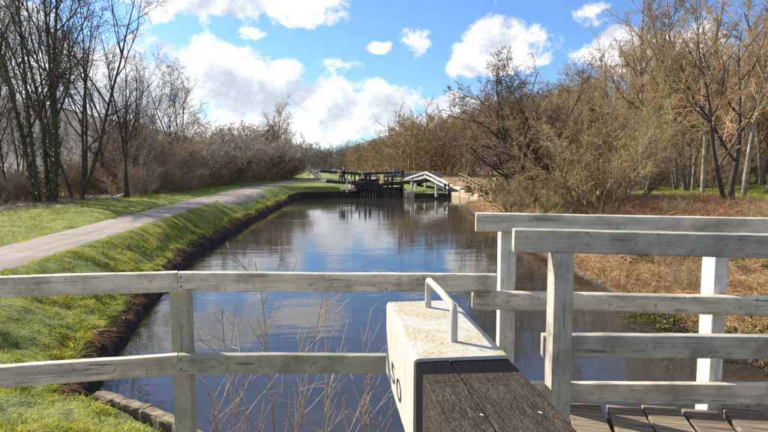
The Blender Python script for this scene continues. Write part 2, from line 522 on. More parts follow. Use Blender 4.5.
M_TWIG_P = simple('pinkish bare stems', (0.30, 0.20, 0.145), (0.52, 0.38, 0.29), 3, 0.7, 3)
M_IVY = foliage('ivy leaves', (0.030, 0.048, 0.014), (0.06, 0.085, 0.025), (0.095, 0.115, 0.04), 2.0, 0.12)
M_BLOSSOM = simple('blackthorn blossom', (0.56, 0.47, 0.35), (0.80, 0.72, 0.58), 3, 0.8)
M_GRASS = foliage('grass blades', (0.16, 0.21, 0.016), (0.36, 0.36, 0.03), (0.50, 0.42, 0.06), 0.9, 0.42)
M_STRAW = foliage('dead grass', (0.40, 0.235, 0.10), (0.52, 0.345, 0.165), (0.26, 0.13, 0.055), 0.5, 0.2)
M_STRAWR = foliage('dead bracken', (0.35, 0.18, 0.072), (0.46, 0.26, 0.115), (0.22, 0.105, 0.042), 0.35, 0.2)
M_LEAFG = foliage('bramble leaves', (0.12, 0.14, 0.02), (0.26, 0.25, 0.03), (0.38, 0.32, 0.05), 1.2, 0.25)

def ground_mat():
    nt = mat('ground')
    vc = nt.n('ShaderNodeVertexColor', layer_name='zone')
    sep = nt.n('ShaderNodeSeparateColor'); nt.put(sep.inputs[0], vc.outputs[0])
    pos = nt.n('ShaderNodeNewGeometry').outputs['Position']
    n1 = nt.noise(pos, 0.9, 5, 0.6); n2 = nt.noise(pos, 7, 5, 0.65); n3 = nt.noise(pos, 0.12, 3, 0.5)
    g = nt.mix(nt.mr(n1, 0.35, 0.65), (0.12, 0.165, 0.018), (0.25, 0.265, 0.03))
    g = nt.mix(nt.mr(n2, 0.5, 0.7, 0, 0.7), g, (0.23, 0.215, 0.04))
    g = nt.mix(nt.mr(n2, 0.36, 0.54, 0.85, 0.0), g, (0.05, 0.065, 0.012))
    s = nt.mix(nt.mr(n2, 0.3, 0.7), (0.17, 0.105, 0.05), (0.36, 0.26, 0.14))
    s = nt.mix(nt.mr(n3, 0.5, 0.65, 0, 0.45), s, (0.15, 0.17, 0.04))
    e = nt.mix(nt.mr(n2, 0.35, 0.7), (0.016, 0.012, 0.008), (0.075, 0.055, 0.034))
    c = nt.mix(sep.outputs[0], s, g)
    c = nt.mix(nt.m('MULTIPLY', sep.outputs[1], 1.0), c, nt.mix(nt.mr(n3, 0.35, 0.65), (0.07, 0.062, 0.05), (0.11, 0.095, 0.07)))
    c = nt.mix(sep.outputs[2], c, e)
    nt.put(nt.b.inputs['Base Color'], c)
    nt.b.inputs['Roughness'].default_value = 0.95
    bump(nt, nt.m('ADD', n2, nt.noise(pos, 30, 4, 0.6)), 0.7, 0.05)
    return nt.mat
M_GROUND = ground_mat()

def path_mat():
    nt = mat('gravel path')
    pos = nt.n('ShaderNodeNewGeometry').outputs['Position']
    n1 = nt.noise(pos, 0.5, 5, 0.6); n2 = nt.noise(pos, 22, 5, 0.7); n3 = nt.noise(pos, 2.2, 4, 0.6)
    c = nt.mix(nt.mr(n1, 0.3, 0.7), (0.23, 0.19, 0.152), (0.35, 0.292, 0.235))
    c = nt.mix(nt.mr(n2, 0.4, 0.65, 0, 0.55), c, (0.20, 0.165, 0.135))
    c = nt.mix(nt.mr(n3, 0.56, 0.72, 0, 0.7), c, (0.13, 0.12, 0.07))
    rut = nt.noise(nt.mapping(pos, (2.6, 0.12, 1)), 1.0, 4, 0.6)
    c = nt.mix(nt.mr(rut, 0.5, 0.66, 0, 0.55), c, (0.15, 0.125, 0.095))
    c = nt.mix(nt.mr(nt.noise(pos, 60, 2, 0.6), 0.62, 0.7, 0, 0.6), c, (0.10, 0.085, 0.06))
    nt.put(nt.b.inputs['Base Color'], c)
    nt.b.inputs['Roughness'].default_value = 0.95
    bump(nt, n2, 0.5, 0.02)
    return nt.mat

def water_mat():
    nt = mat('canal water')
    pos = nt.n('ShaderNodeNewGeometry').outputs['Position']
    n1 = nt.noise(nt.mapping(pos, (0.35, 1.0, 1)), 1.5, 4, 0.55, 0.4)
    n2 = nt.noise(nt.mapping(pos, (0.55, 1.0, 1)), 5.0, 3, 0.55)
    n3 = nt.noise(nt.mapping(pos, (0.3, 1.0, 1)), 0.25, 2, 0.5)
    h = nt.m('ADD', nt.m('MULTIPLY', n1, 1.0), nt.m('MULTIPLY', n2, 0.10))
    h = nt.m('MULTIPLY', h, nt.mr(n3, 0.35, 0.65, 0.45, 1.1))
    mud = nt.mix(nt.mr(nt.noise(pos, 0.3, 3), 0.3, 0.7), (0.028, 0.026, 0.023), (0.045, 0.039, 0.032))
    nt.put(nt.b.inputs['Base Color'], mud)
    nt.b.inputs['Roughness'].default_value = 0.025
    nt.b.inputs['IOR'].default_value = 1.42
    nt.b.inputs['Specular IOR Level'].default_value = 0.62
    bump(nt, h, 0.19, 0.05)
    return nt.mat

# ------------------------------------------------------------------ the lie of the land
WL = np.array([(-30, -0.72), (4.0, -0.76), (4.26, -0.88), (4.48, -1.05), (4.69, -1.26), (4.92, -1.53), (5.09, -1.77), (5.28, -2.03), (5.75, -2.5), (7.2, -2.98), (12, -3.6), (16, -4.0), (19, -4.15), (22.6, -4.0), (29.5, -3.75), (40, -3.1), (48, -2.5), (51.2, -1.6), (52.0, 0.3), (52.5, 3.1), (86, 3.1), (90, 5.0), (1200, 5.0)])
WR = np.array([(-30, 5.6), (4, 5.9), (9, 6.3), (14, 6.7), (20, 7.3), (26, 8.2), (32, 8.9), (38, 9.9), (42, 11.4), (46, 12.9), (50, 13.6), (70, 13.8), (86, 13.8), (90, 5.4), (1200, 5.4)])
PL = np.array([(-30, -7.45), (0, -7.5), (34, -7.3), (42, -7.2), (52, -6.6), (58, -5.7), (70, -4.4), (86, -2.8), (110, -2.4), (1200, -3)])
PR = np.array([(-30, -5.6), (0, -5.6), (30, -5.45), (38, -5.0), (46, -4.5), (52, -4.1), (66, -3.0), (86, -1.0), (110, -0.6), (1200, -1)])
fl = lambda y: np.interp(y, WL[:, 0], WL[:, 1])
fr_ = lambda y: np.interp(y, WR[:, 0], WR[:, 1])
pl = lambda y: np.interp(y, PL[:, 0], PL[:, 1])
pr = lambda y: np.interp(y, PR[:, 0], PR[:, 1])
_k = rng.normal(0, 1, (3, 14, 2)); _ph = rng.random((3, 14)) * 6.28
def wob(x, y, wl, o=0):
    s = 0
    for i in range(14):
        k = _k[o, i] / np.linalg.norm(_k[o, i]) * (0.6 + 0.09 * i) * 6.28 / wl
        s = s + np.sin(k[0] * x + k[1] * y + _ph[o, i])
    return s / 5.3
sst = lambda t: (lambda q: q * q * (3 - 2 * q))(np.clip(t, 0, 1))

def land(x, y):
    """ground height outside the water (canal bed inside it)"""
    L, Rr = fl(y), fr_(y)
    dl = L - x            # >0 on the towpath side
    dr = x - Rr           # >0 on the wooded side
    flat = 1.1 + 0 * x
    edge = 0.36 + 0.09 * wob(x, y, 1.7, 1) + 0.06 * wob(x, y, 0.45, 2)
    quay = sst((y - 46) / 5.0)
    edge = edge + (0.62 - edge) * quay
    edge = edge + (0.84 - edge) * sst((6.0 - y) / 0.9)
    pe = np.maximum(L - pr(y), 0.6)
    zl = edge + (flat - edge) * sst(dl / np.maximum(np.minimum(pe, 2.2), 0.5)) + 0.028 * wob(x, y, 0.9, 0) * (dl < pe) * (1 - quay)
    beyond = pl(y) - x
    zl = np.where(beyond > 0, flat + 0.10 * sst(beyond / 2) + 0.04 * wob(x, y, 1.1, 2) - 0.11 * np.maximum(beyond - 6.5, 0) * (1 - sst((y - 60) / 60)), zl)
    zl = np.maximum(zl, -6)
    zr = 0.25 + 0.9 * sst(dr / (7.0 - 4.6 * sst((y - 36) / 8))) + 0.10 * wob(x, y, 2.3, 0) * sst(dr / 1.2) + 0.0 * x
    zr = zr + 0.13 * np.maximum(dr - 22, 0) * (1 - 0.6 * sst((dr - 60) / 120))
    zr = zr + 0.15 * np.clip(dr - 10, 0, 70) * sst((y - 70) / 45)
    zr = np.minimum(zr, 40)
    z = np.where(x < L, zl, np.where(x > Rr, zr, -1.2))
    # beyond the lock the land drops a little, far hills close the valley
    far = sst((y - 95) / 120)
    z = z - far * 1.6 * (np.abs(x) < 40)
    hill = 34 * sst((y - 330) / 420) * (0.55 + 0.2 * np.sin(x / 190.0 + 0.6)) + 62 * sst((-x - 120) / 220) * sst((y + 100) / 260)
    z = z + hill
    near = sst((7.0 - y) / 4.5) * (x < L) * 0.0
    return z + near

ys = np.concatenate([np.arange(-14, 3, 1.0), np.arange(3, 12, 0.12), np.arange(12, 24, 0.2), np.arange(24, 60, 0.4), np.arange(60, 120, 2.0), np.geomspace(120, 1200, 34)])
so_l = np.concatenate([-np.geomspace(700, 14, 26), -np.arange(13.7, 4.0, -0.25), -np.arange(4.0, 0.55, -0.10), np.array([-0.5, -0.42, -0.34, -0.26, -0.18, -0.10, -0.04])])
so_r = np.concatenate([np.array([0.03, 0.1, 0.2, 0.3, 0.45]), np.arange(0.6, 6, 0.18), np.arange(6, 14, 0.5), np.geomspace(14, 700, 36)])
tin = np.array([0.0, 0.04, 0.5, 0.96, 1.0])
rows = []
for y in ys:
    L, Rr = float(fl(y)), float(fr_(y))
    rg = 0.10 * float(wob(np.array(y), np.array(3.0), 1.9, 2)) + 0.05 * float(wob(np.array(y), np.array(9.0), 0.5, 1))
    rg *= (1 - sst((y - 44) / 5))
    shl = np.where(so_l > -1.2, rg * np.clip((1.2 + so_l) / 0.9, 0, 1), 0)
    rows.append(np.concatenate([L + so_l + shl - max(0, 0), L + (Rr - L) * tin, Rr + so_r]))
XX = np.array(rows); YY = np.repeat(ys[:, None], XX.shape[1], 1)
ZZ = land(XX, YY)
# a steep earth face on the towpath bank and a softer lip on the wooded bank
nl, ni = len(so_l), len(tin)
face = np.clip((-so_l) / 0.34, 0, 1)
for c in range(nl):
    if so_l[c] > -0.36:
        top = ZZ[:, nl - 6]
        k = face[c] ** 0.6
        ZZ[:, c] = (top * k + -0.35 * (1 - k)) + 0.06 * wob(ys, ys * 0 + c * 0.3, 0.7, 1) * (0.2 < k < 0.98)
for j, zz in enumerate((-0.6, -1.2, -1.2, -1.2, -0.5)):
    ZZ[:, nl + j] = zz
for j, k in enumerate((0.02, 0.12, 0.35, 0.6, 0.85)):
    ZZ[:, nl + ni + j] = -0.15 * (1 - k) + ZZ[:, nl + ni + 5] * k
# behind the camera and under the lock side the land is filled in as masonry later
nR, nC = XX.shape
gv = np.stack([XX, YY, ZZ], -1).reshape(-1, 3)
ii = (np.arange(nR - 1)[:, None] * nC + np.arange(nC - 1)[None]).ravel()
gf = np.stack([ii, ii + 1, ii + nC + 1, ii + nC], 1)
gme = new_mesh('ground', gv, gf)
zone = np.zeros((nR, nC, 4)); zone[..., 3] = 1
Lr = fl(YY); dL = Lr - XX
grassy = ((XX < Lr) & (XX > pl(YY) - 4.6 + 0.5 * wob(XX, YY, 2.6, 1))) | ((XX < Lr) & (YY > 44) & (YY < 130) & (XX > pl(YY) - 1.5))
clearing = (XX - fr_(YY) > 9 + 1.5 * wob(XX, YY, 6, 2)) & (XX - fr_(YY) < 26) & (YY > 22) & (YY < 50) & (wob(XX, YY, 7, 0) > -0.6)
field = (np.abs(XX - 4) < 14) & (YY > 95) & (YY < 330)
zone[..., 0] = np.where(grassy | clearing | field, 1.0, 0.0)
earth = np.zeros((nR, nC)); earth[:, :nl] = (so_l > -0.30)[None]; earth[:, nl:nl + ni] = 1; earth[:, nl + ni:nl + ni + 3] = 1
zone[..., 2] = earth
zone[..., 1] = np.clip(np.maximum((YY - 330) / 60, (-XX - 60) / 60), 0, 1)
ca = gme.color_attributes.new('zone', 'FLOAT_COLOR', 'POINT')
ca.data.foreach_set('color', zone.reshape(-1).astype(np.float32))
ground = link('ground', gme, M_GROUND, smooth=True)
tag(ground, 'grassy towpath bank and wooded hillside ground on both sides of the canal', kind='structure')

wy = np.concatenate([np.arange(-14, 60, 1.0), [64, 70, 78, 87]])
wv = []
for y in wy:
    wv += [(fl(y) - 0.3, y, 0.0), (fr_(y) + 0.25, y, 0.0)]
wf = [(2 * i, 2 * i + 1, 2 * i + 3, 2 * i + 2) for i in range(len(wy) - 1)]
water = link('water', new_mesh('water', wv, wf), water_mat())
tag(water, 'rippled canal water reflecting blue sky and clouds', kind='structure')

py_ = np.concatenate([np.arange(-8, 60, 0.5), np.arange(60, 112, 1.5)])
pv, pf = [], []
for y in py_:
    e1 = 0.10 * float(wob(np.array(y), np.array(1.0), 1.6, 0)); e2 = 0.10 * float(wob(np.array(y), np.array(5.0), 1.4, 1))
    apron = 0.85 * float(sst((y - 27) / 5) * (1 - sst((y - 40) / 6)))
    a, b = pl(y) + e1, pr(y) + e2 + apron
    for k, t in enumerate(np.linspace(0, 1, 13)):
        x = a + (b - a) * t
        zp = float(land(np.array(x), np.array(y)))
        pv.append((x, y, zp - 0.03 if k in (0, 12) else zp + 0.012 + 0.015 * math.sin(t * math.pi) + 0.04 * t * min(apron, 1)))
for i in range(len(py_) - 1):
    for j in range(12):
        q = i * 13 + j
        pf.append((q, q + 1, q + 14, q + 13))
path = link('towpath', new_mesh('towpath', pv, pf), path_mat(), smooth=True)
tag(path, 'pale gravel towpath running beside the canal', kind='structure')

# ------------------------------------------------------------------ masonry at the camera's lock
def stone_block(name, lo, hi, m_, parent, seed=0, j=0.012, bev=0.025):
    bm = bmesh.new(); bmesh.ops.create_cube(bm, size=1.0)
    lo = np.array(lo, float); hi = np.array(hi, float); c = (lo + hi) / 2
    for v in bm.verts:
        v.co = Vector([(hi[k] - lo[k]) * v.co[k] for k in range(3)])
    bmesh.ops.bevel(bm, geom=bm.edges[:], offset=bev, segments=1, affect='EDGES')
    r = np.random.default_rng(seed)
    for v in bm.verts:
        v.co += Vector(r.normal(0, j, 3))
    me = bpy.data.meshes.new(name); bm.to_mesh(me); bm.free()
    return link(name, me, m_, parent, Matrix.Translation(Vector(c)))

side = thing('lock_wall', 'sandstone lock wall under the near white fence', 'wall', (-0.6, 0.5, -1.2))
blk = 0
for (x0, x1, y1, zt) in ((-2.4, -1.35, 3.15, 1.12), (-1.345, -0.2, 3.2, 1.12), (-0.195, 1.2, 3.2, 1.12)):
    stone_block('stone', (x0, -3.0, -1.2), (x1, y1, zt), M_STONE, side, blk); blk += 1
kerb = thing('stone_kerb', 'pale curved stone kerb at the water edge, bottom left', 'kerb', (-1.9, 4.0, -0.5))
kp = [np.array([x_, y_, 0.85]) for x_, y_ in ((-2.10, 5.34), (-1.80, 5.12), (-1.54, 4.94), (-1.27, 4.70), (-1.06, 4.48), (-0.89, 4.24), (-0.78, 3.9))]
for i in range(len(kp) - 1):
    a, b = Vector(kp[i]), Vector(kp[i + 1])
    d = (b - a); n_ = Vector((d.y, -d.x, 0)).normalized()
    if n_.x < 0: n_ = -n_
    M_, L_ = frame(a, b)
    o = board('stone', a + d * 0.015, b - d * 0.015, 0.11, 1.6, M_KERB, kerb, c=0.03, seg=4, jit=0.006, seed=40 + i)

# ------------------------------------------------------------------ the near white fence on the left
fence = thing('white_fence', 'weathered white post and rail fence crossing in front of the water', 'fence', PD(178, 420, 3.13))
RH, RW = 0.112, 0.055
joint_t, joint_b = PD(178, 271.5, 3.13), PD(178, 353.6, 3.13)
left_t, left_b = PD(-40, 277.8, 2.86), PD(-40, 368.0, 2.86)
right_t, right_b = PD(496, 274.0, 3.46), PD(402, 354.5, 3.36)
dj = 0.0015 * (right_t - joint_t)
board('rail', left_t, joint_t - dj, RW, RH, M_RAIL, fence, seed=1, seg=20)
board('rail', joint_t + dj, right_t, RW, RH, M_RAIL, fence, seed=2, seg=20)
board('rail', left_b, joint_b - dj, RW, RH * 1.04, M_RAIL, fence, seed=3, seg=20)
board('rail', joint_b + dj, right_b, RW, RH * 1.02, M_RAILG, fence, seed=4, seg=20)
pb = PD(178.5, 300, 3.13 + RW / 2 + 0.055)
fxd = Vector((FWD[0], FWD[1], 0))
board('post', (pb[0], pb[1], joint_t[2] - 0.06), (pb[0], pb[1], -0.6), 0.105, 0.10, M_RAILG, fence, up=(-FWD[0], -FWD[1], 0), seed=5, seg=10)
pb2 = PD(-120, 300, 2.95)
board('post', (pb2[0], pb2[1], left_t[2] - 0.06), (pb2[0], pb2[1], 0.6), 0.105, 0.10, M_RAILG, fence, up=(-FWD[0], -FWD[1], 0), seed=6, seg=10)

def nails(parent, pts, r_=0.0045):
    for p in pts:
        a = np.array(p)
        vv, ff = tubes(np.array([[a - FWD * 0.004, a + FWD * 0.02]]), np.array([[r_, r_]]), 8)
        link('nail', new_mesh('nail', vv, [tuple(q) for q in ff] + [tuple(range(8))]), M_NAIL, parent)
M_NAIL = simple('rusty nail', (0.05, 0.028, 0.016), (0.11, 0.06, 0.035), 50, 0.8)
fr_off = -RW / 2 * FWD
for jt in (joint_t, joint_b):
    nails(fence, [jt + RGT * dx_ + np.array([0, 0, dz_]) + fr_off for dx_ in (-0.022, 0.024) for dz_ in (-0.028, -0.082)])

# ------------------------------------------------------------------ balance beam with the number
HB = EYE[2] - 0.75
YE, YW, YB = 3.075, 2.105, -2.6         # far end, joint white / dark, hinge behind the camera
X0, X1 = 0.348, 0.738
beam = thing('balance_beam', 'oak balance beam with white painted end, handle and number 50', 'lock beam', (0.54, -2.4, 0))
def beam_piece(name, y0, y1, x0, x1, zt, zb, m_, bev, endbev, seed, jit):
    """runs along world -Y; local x = distance from the joint towards the camera"""
    bm = bmesh.new()
    n = 30
    r = np.random.default_rng(seed)
    L = abs(y1 - y0); w = x1 - x0; h = zt - zb
    c = bev
    prof = []
    for sy_, sz_, a0 in ((-1, -1, 180), (1, -1, 270), (1, 1, 0), (-1, 1, 90)):
        for k in range(4):
            a = R(a0 + 30 * k)
            prof.append((sy_ * (w / 2 - c) + c * math.cos(a), -h / 2 + sz_ * (h / 2 - c) + c * math.sin(a)))
    prof = np.array(prof); P = len(prof)
    ts = np.linspace(0, L, n)
    ends = {}
    if endbev:
        ts = np.concatenate([[0, endbev * 0.13, endbev * 0.5], np.linspace(endbev, L, n - 3)])
        ends = {0: 1.0, 1: 0.5, 2: 0.13}
    v = []
    for i, t in enumerate(ts):
        q = prof + r.normal(0, jit, prof.shape)
        if i in ends:
            s_ = endbev * ends[i]
            q = np.column_stack([q[:, 0] * (1 - 2 * s_ / w), -h / 2 + (q[:, 1] + h / 2) * (1 - 2 * s_ / h)])
        v.append(np.column_stack([np.full(P, t), q]))
    v = np.concatenate(v); f = []
    for i in range(len(ts) - 1):
        for j in range(P):
            a, b = i * P + j, i * P + (j + 1) % P
            f.append((a, a + P, b + P, b))
    f.append(tuple(range(P))); f.append(tuple((len(ts) - 1) * P + j for j in range(P))[::-1])
    me = new_mesh(name, v, f)
    # local x -> world -Y, local y -> world +X, local z -> world Z
    M_ = Matrix(((0, 1, 0, (x0 + x1) / 2), (-1, 0, 0, y0), (0, 0, 1, zt), (0, 0, 0, 1)))
    return link(name, me, m_, beam, M_)
white_end = beam_piece('white_end', YE, YW, X0, X1, HB, HB - 0.42, M_BEAMW, 0.022, 0.045, 3, 0.0008)
# the oak baulk is two lengths of timber bolted side by side, with shakes between
ws = [X0 + 0.012, X0 + 0.148, X1 - 0.006]
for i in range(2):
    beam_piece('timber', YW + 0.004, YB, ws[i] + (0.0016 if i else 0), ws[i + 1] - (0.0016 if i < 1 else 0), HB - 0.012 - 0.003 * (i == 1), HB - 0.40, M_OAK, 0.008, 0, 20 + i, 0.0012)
# handle: bent tube
ya, yb_, xh = 2.885, 2.30, (X0 + X1) / 2 + 0.012
hh = 0.152
hp = [(xh, ya, HB - 0.03), (xh, ya, HB + hh * 0.55), (xh, ya - 0.003, HB + hh * 0.86), (xh, ya - 0.016, HB + hh * 0.97), (xh, ya - 0.04, HB + hh),
      (xh, (ya + yb_) / 2, HB + hh + 0.004), (xh, yb_ + 0.05, HB + hh), (xh, yb_ + 0.02, HB + hh * 0.96), (xh, yb_ + 0.004, HB + hh * 0.85), (xh, yb_, HB + hh * 0.5), (xh, yb_, HB - 0.03)]
hv, hf = tubes(np.array([hp]), np.full((1, len(hp)), 0.0165), 14)
link('handle', new_mesh('handle', hv, hf), M_BEAMW, white_end, smooth=True)
# number painted on the left face
def digits(name, text, parent, mw, size, m_, sxk=0.8):
    cu = bpy.data.curves.new(name + '_curve', 'FONT'); cu.body = text; cu.size = size; cu.offset = -0.001
    cu.space_character = 1.15; cu.extrude = 0.001
    ob = bpy.data.objects.new('tmp', cu); COL.objects.link(ob)
    dg = bpy.context.evaluated_depsgraph_get()
    me = bpy.data.meshes.new_from_object(ob.evaluated_get(dg))
    bpy.data.objects.remove(ob)
    me.name = name
    for v in me.vertices:
        v.co.x *= sxk
    return link(name, me, m_, parent, mw)
# on the left face (x = X0) the figures read from the far end towards the camera (-Y)
def on_face(px, py):
    d = ray(px, py)
    return EYE + d * (X0 / d[0])
p5, p0_ = on_face(391.6, 377.5), on_face(401.4, 396.0)
num = digits('number', '50', white_end, Matrix.Identity(4), 0.15, M_BLACK)
nco = np.array([v_.co[:] for v_ in num.data.vertices])
wn = nco[:, 0].max() - nco[:, 0].min(); hn = nco[:, 1].max() - nco[:, 1].min()
for v_ in num.data.vertices:
    v_.co.x = (v_.co.x - nco[:, 0].min()) / wn * (p5[1] - p0_[1]); v_.co.y = (v_.co.y - nco[:, 1].min()) / hn * 0.096
num.matrix_basis = BASE[white_end.name].inverted() @ Matrix(((0, 0, -1, X0 - 0.0015), (-1, 0, 0, p5[1]), (0, 1, 0, p5[2]), (0, 0, 0, 1)))
# hinge post of the gate behind the camera, carrying the beam
board('heel_post', (0.54, YB + 0.2, HB - 0.405), (0.54, YB + 0.2, -1.2), 0.36, 0.34, M_GATE, beam, up=(0, 1, 0), seg=4, c=0.03)

# ------------------------------------------------------------------ footbridge on the right
fb = thing('footbridge', 'narrow plank footbridge with two white painted timber handrails', 'footbridge', PD(640, 420, 3.3))
DECK = EYE[2] - 1.50
def line_pts(pa, pb_, da, db):
    return PD(*pa, da), PD(*pb_, db)
# far handrail
kx = 0.905
fT0, fT1 = PD(476, 212.6, 3.50), PD(830, 219.0, 3.30)
fM0, fM1 = PD(472, 290.6, 3.47), PD(830, 297.4, 3.27)
fB0, fB1 = PD(520, 382.0, 3.44), PD(830, 383.4, 3.26)
board('rail', fT0, fT1, 0.075, 0.115, M_RAIL, fb, seed=31, seg=24)
board('rail', fM0, fM1, 0.07, 0.118, M_RAIL, fb, seed=32, seg=24, round0=0.02, c=0.022)
board('rail', fB0, fB1, 0.05, 0.128, M_RAIL, fb, seed=33, seg=24)
def upright(px, depth, ztop, zbot, wx, wy, m_, seed, rot=0.0):
    p = PD(px, 300, depth)
    u = Matrix.Rotation(rot, 3, 'Z') @ Vector((-FWD[0], -FWD[1], 0))
    c = Vector((p[0], p[1], 0)) - u * 0  # front face centre
    off = -u * wy * 0.0
    return board('post', (p[0], p[1], ztop), (p[0], p[1], zbot), wx, wy, m_, fb, up=tuple(u), seed=seed, seg=10, c=0.006)
upright(507.5, 3.52, fT0[2] - 0.05, 0.3, 0.098, 0.11, M_POSTW, 34, R(-1))
upright(720.0, 3.37, fT0[2] - 0.05, 0.9, 0.085, 0.13, M_POSTW, 35, R(3))
upright(835.0, 3.33, fT0[2] - 0.05, 0.9, 0.09, 0.11, M_POSTW, 36, R(0))
# near handrail
DN = 2.72
nT0, nT1 = PD(513.5, 228.6, DN + 0.03), PD(830, 235.6, 2.62)
nM0, nM1 = PD(542, 333.6, DN + 0.115), PD(830, 335.6, 2.74)
board('rail', nT0, nT1, 0.075, 0.112, M_RAILB, fb, seed=41, seg=24)
board('rail', nM0, nM1, 0.055, 0.118, M_RAILB, fb, seed=42, seg=24)
upright(563.5, DN - 0.035, nT0[2] - 0.113, 0.6, 0.096, 0.125, M_RAILB, 43, R(-1))
upright(850.0, 2.50, nT0[2] - 0.113, 0.6, 0.096, 0.125, M_RAILB, 44, R(-1))
# deck planks
rd = Vector(fB1 - fB0); rd.z = 0; rd.normalize()
ra_ = -R(6); rp = Vector((rd.x * math.cos(ra_) - rd.y * math.sin(ra_), rd.x * math.sin(ra_) + rd.y * math.cos(ra_), 0)); pd_ = Vector((-rp.y, rp.x, 0)).normalized()
start = Vector(PD(556, 416, 3.2)); start.z = DECK
fl0 = Vector(fB0); fl0.z = DECK
for i in range(13):
    a = fl0 + rd * (0.17 + 0.232 * i) + pd_ * 0.02
    L_ = 0.80 + 0.02 * math.sin(i * 5.1)
    b = a - pd_ * L_
    dz = 0.006 * math.sin(i * 2.7) 
    a.z = b.z = DECK + dz
    tw = 0.012 * math.sin(i * 3.9)
    board('plank', a + rd * tw, b - rd * tw, 0.210, 0.045, M_PLANK, fb, seed=60 + i, seg=6, c=0.008, jit=0.002, rough_ends=0.004)
for k in (0.10, 0.62):
    a = fl0 - rd * 0.5 - pd_ * k; b = fl0 + rd * 3.4 - pd_ * k
    a.z = b.z = DECK - 0.052
    board('joist', a, b, 0.11, 0.2, M_JOIST, fb, seed=90, seg=6)
for k in (-0.35, 3.1):
    p = fl0 + rd * k - pd_ * 0.36
    board('pier', (p.x, p.y, DECK - 0.255), (p.x, p.y, -1.2), 0.30, 0.62, M_DARKSTONE, fb, up=tuple(pd_), seed=95, seg=4, c=0.03)

# ------------------------------------------------------------------ far lock
def zl(x, y):
    return float(land(np.array(float(x)), np.array(float(y))))
isl = []
iy0, iy1, ix0, ix1 = 51.0, 84.0, 7.65, 11.75
nxs, nys = 9, 26
v, f = [], []
for j in range(nys + 1):
    for i in range(nxs + 1):
        x = ix0 + (ix1 - ix0) * i / nxs; y = iy0 + (iy1 - iy0) * (j / nys) ** 1.4
        z = 0.47 + 0.75 * sst((y - iy0) / 9) + 0.04 * float(wob(np.array(x), np.array(y), 1.5, 0))
        v.append((x, y, float(z)))
for j in range(nys):
    for i in range(nxs):
        q = j * (nxs + 1) + i
        f.append((q, q + 1, q + nxs + 2, q + nxs + 1))
ime = new_mesh('lock_island_grass', v, f)
iz = ime.color_attributes.new('zone', 'FLOAT_COLOR', 'POINT')
iz.data.foreach_set('color', np.tile([1.0, 0, 0, 1], len(v)).astype(np.float32))
lock_isl = link('lock_island', ime, M_GROUND, smooth=True)
tag(lock_isl, 'grassy island between the lock and the bywash', kind='structure')
iw = thing('island_wall', 'dark wet stone wall around the far lock island', 'wall', (9.7, 51, -1))
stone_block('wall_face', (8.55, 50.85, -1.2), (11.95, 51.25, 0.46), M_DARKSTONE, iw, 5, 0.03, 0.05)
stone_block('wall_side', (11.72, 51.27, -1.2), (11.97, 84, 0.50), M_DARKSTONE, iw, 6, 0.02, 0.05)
stone_block('corner', (7.62, 50.9, -1.2), (8.54, 52.6, 0.62), M_PALESTONE, iw, 7, 0.03, 0.1)
stone_block('chamber_side', (7.6, 52.62, -1.2), (7.9, 84, 0.85), M_STONE, iw, 8, 0.02, 0.05)
lw = thing('quay_wall', 'sandstone quay corner beside the far lock gate', 'wall', (2.6, 52.4, -1))
stone_block('coping', (1.7, 51.9, 0.60), (3.2, 53.4, 0.82), M_STONE, lw, 9, 0.03, 0.06)
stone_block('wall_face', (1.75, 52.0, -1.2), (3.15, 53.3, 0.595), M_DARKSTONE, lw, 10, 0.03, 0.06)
stone_block('chamber_side', (2.85, 53.42, -1.2), (3.15, 84, 0.99), M_STONE, lw, 11, 0.02, 0.05)
stone_block('long_face', (-1.0, 51.95, -1.2), (1.69, 52.4, 0.46), M_DARKSTONE, lw, 12, 0.04, 0.06)

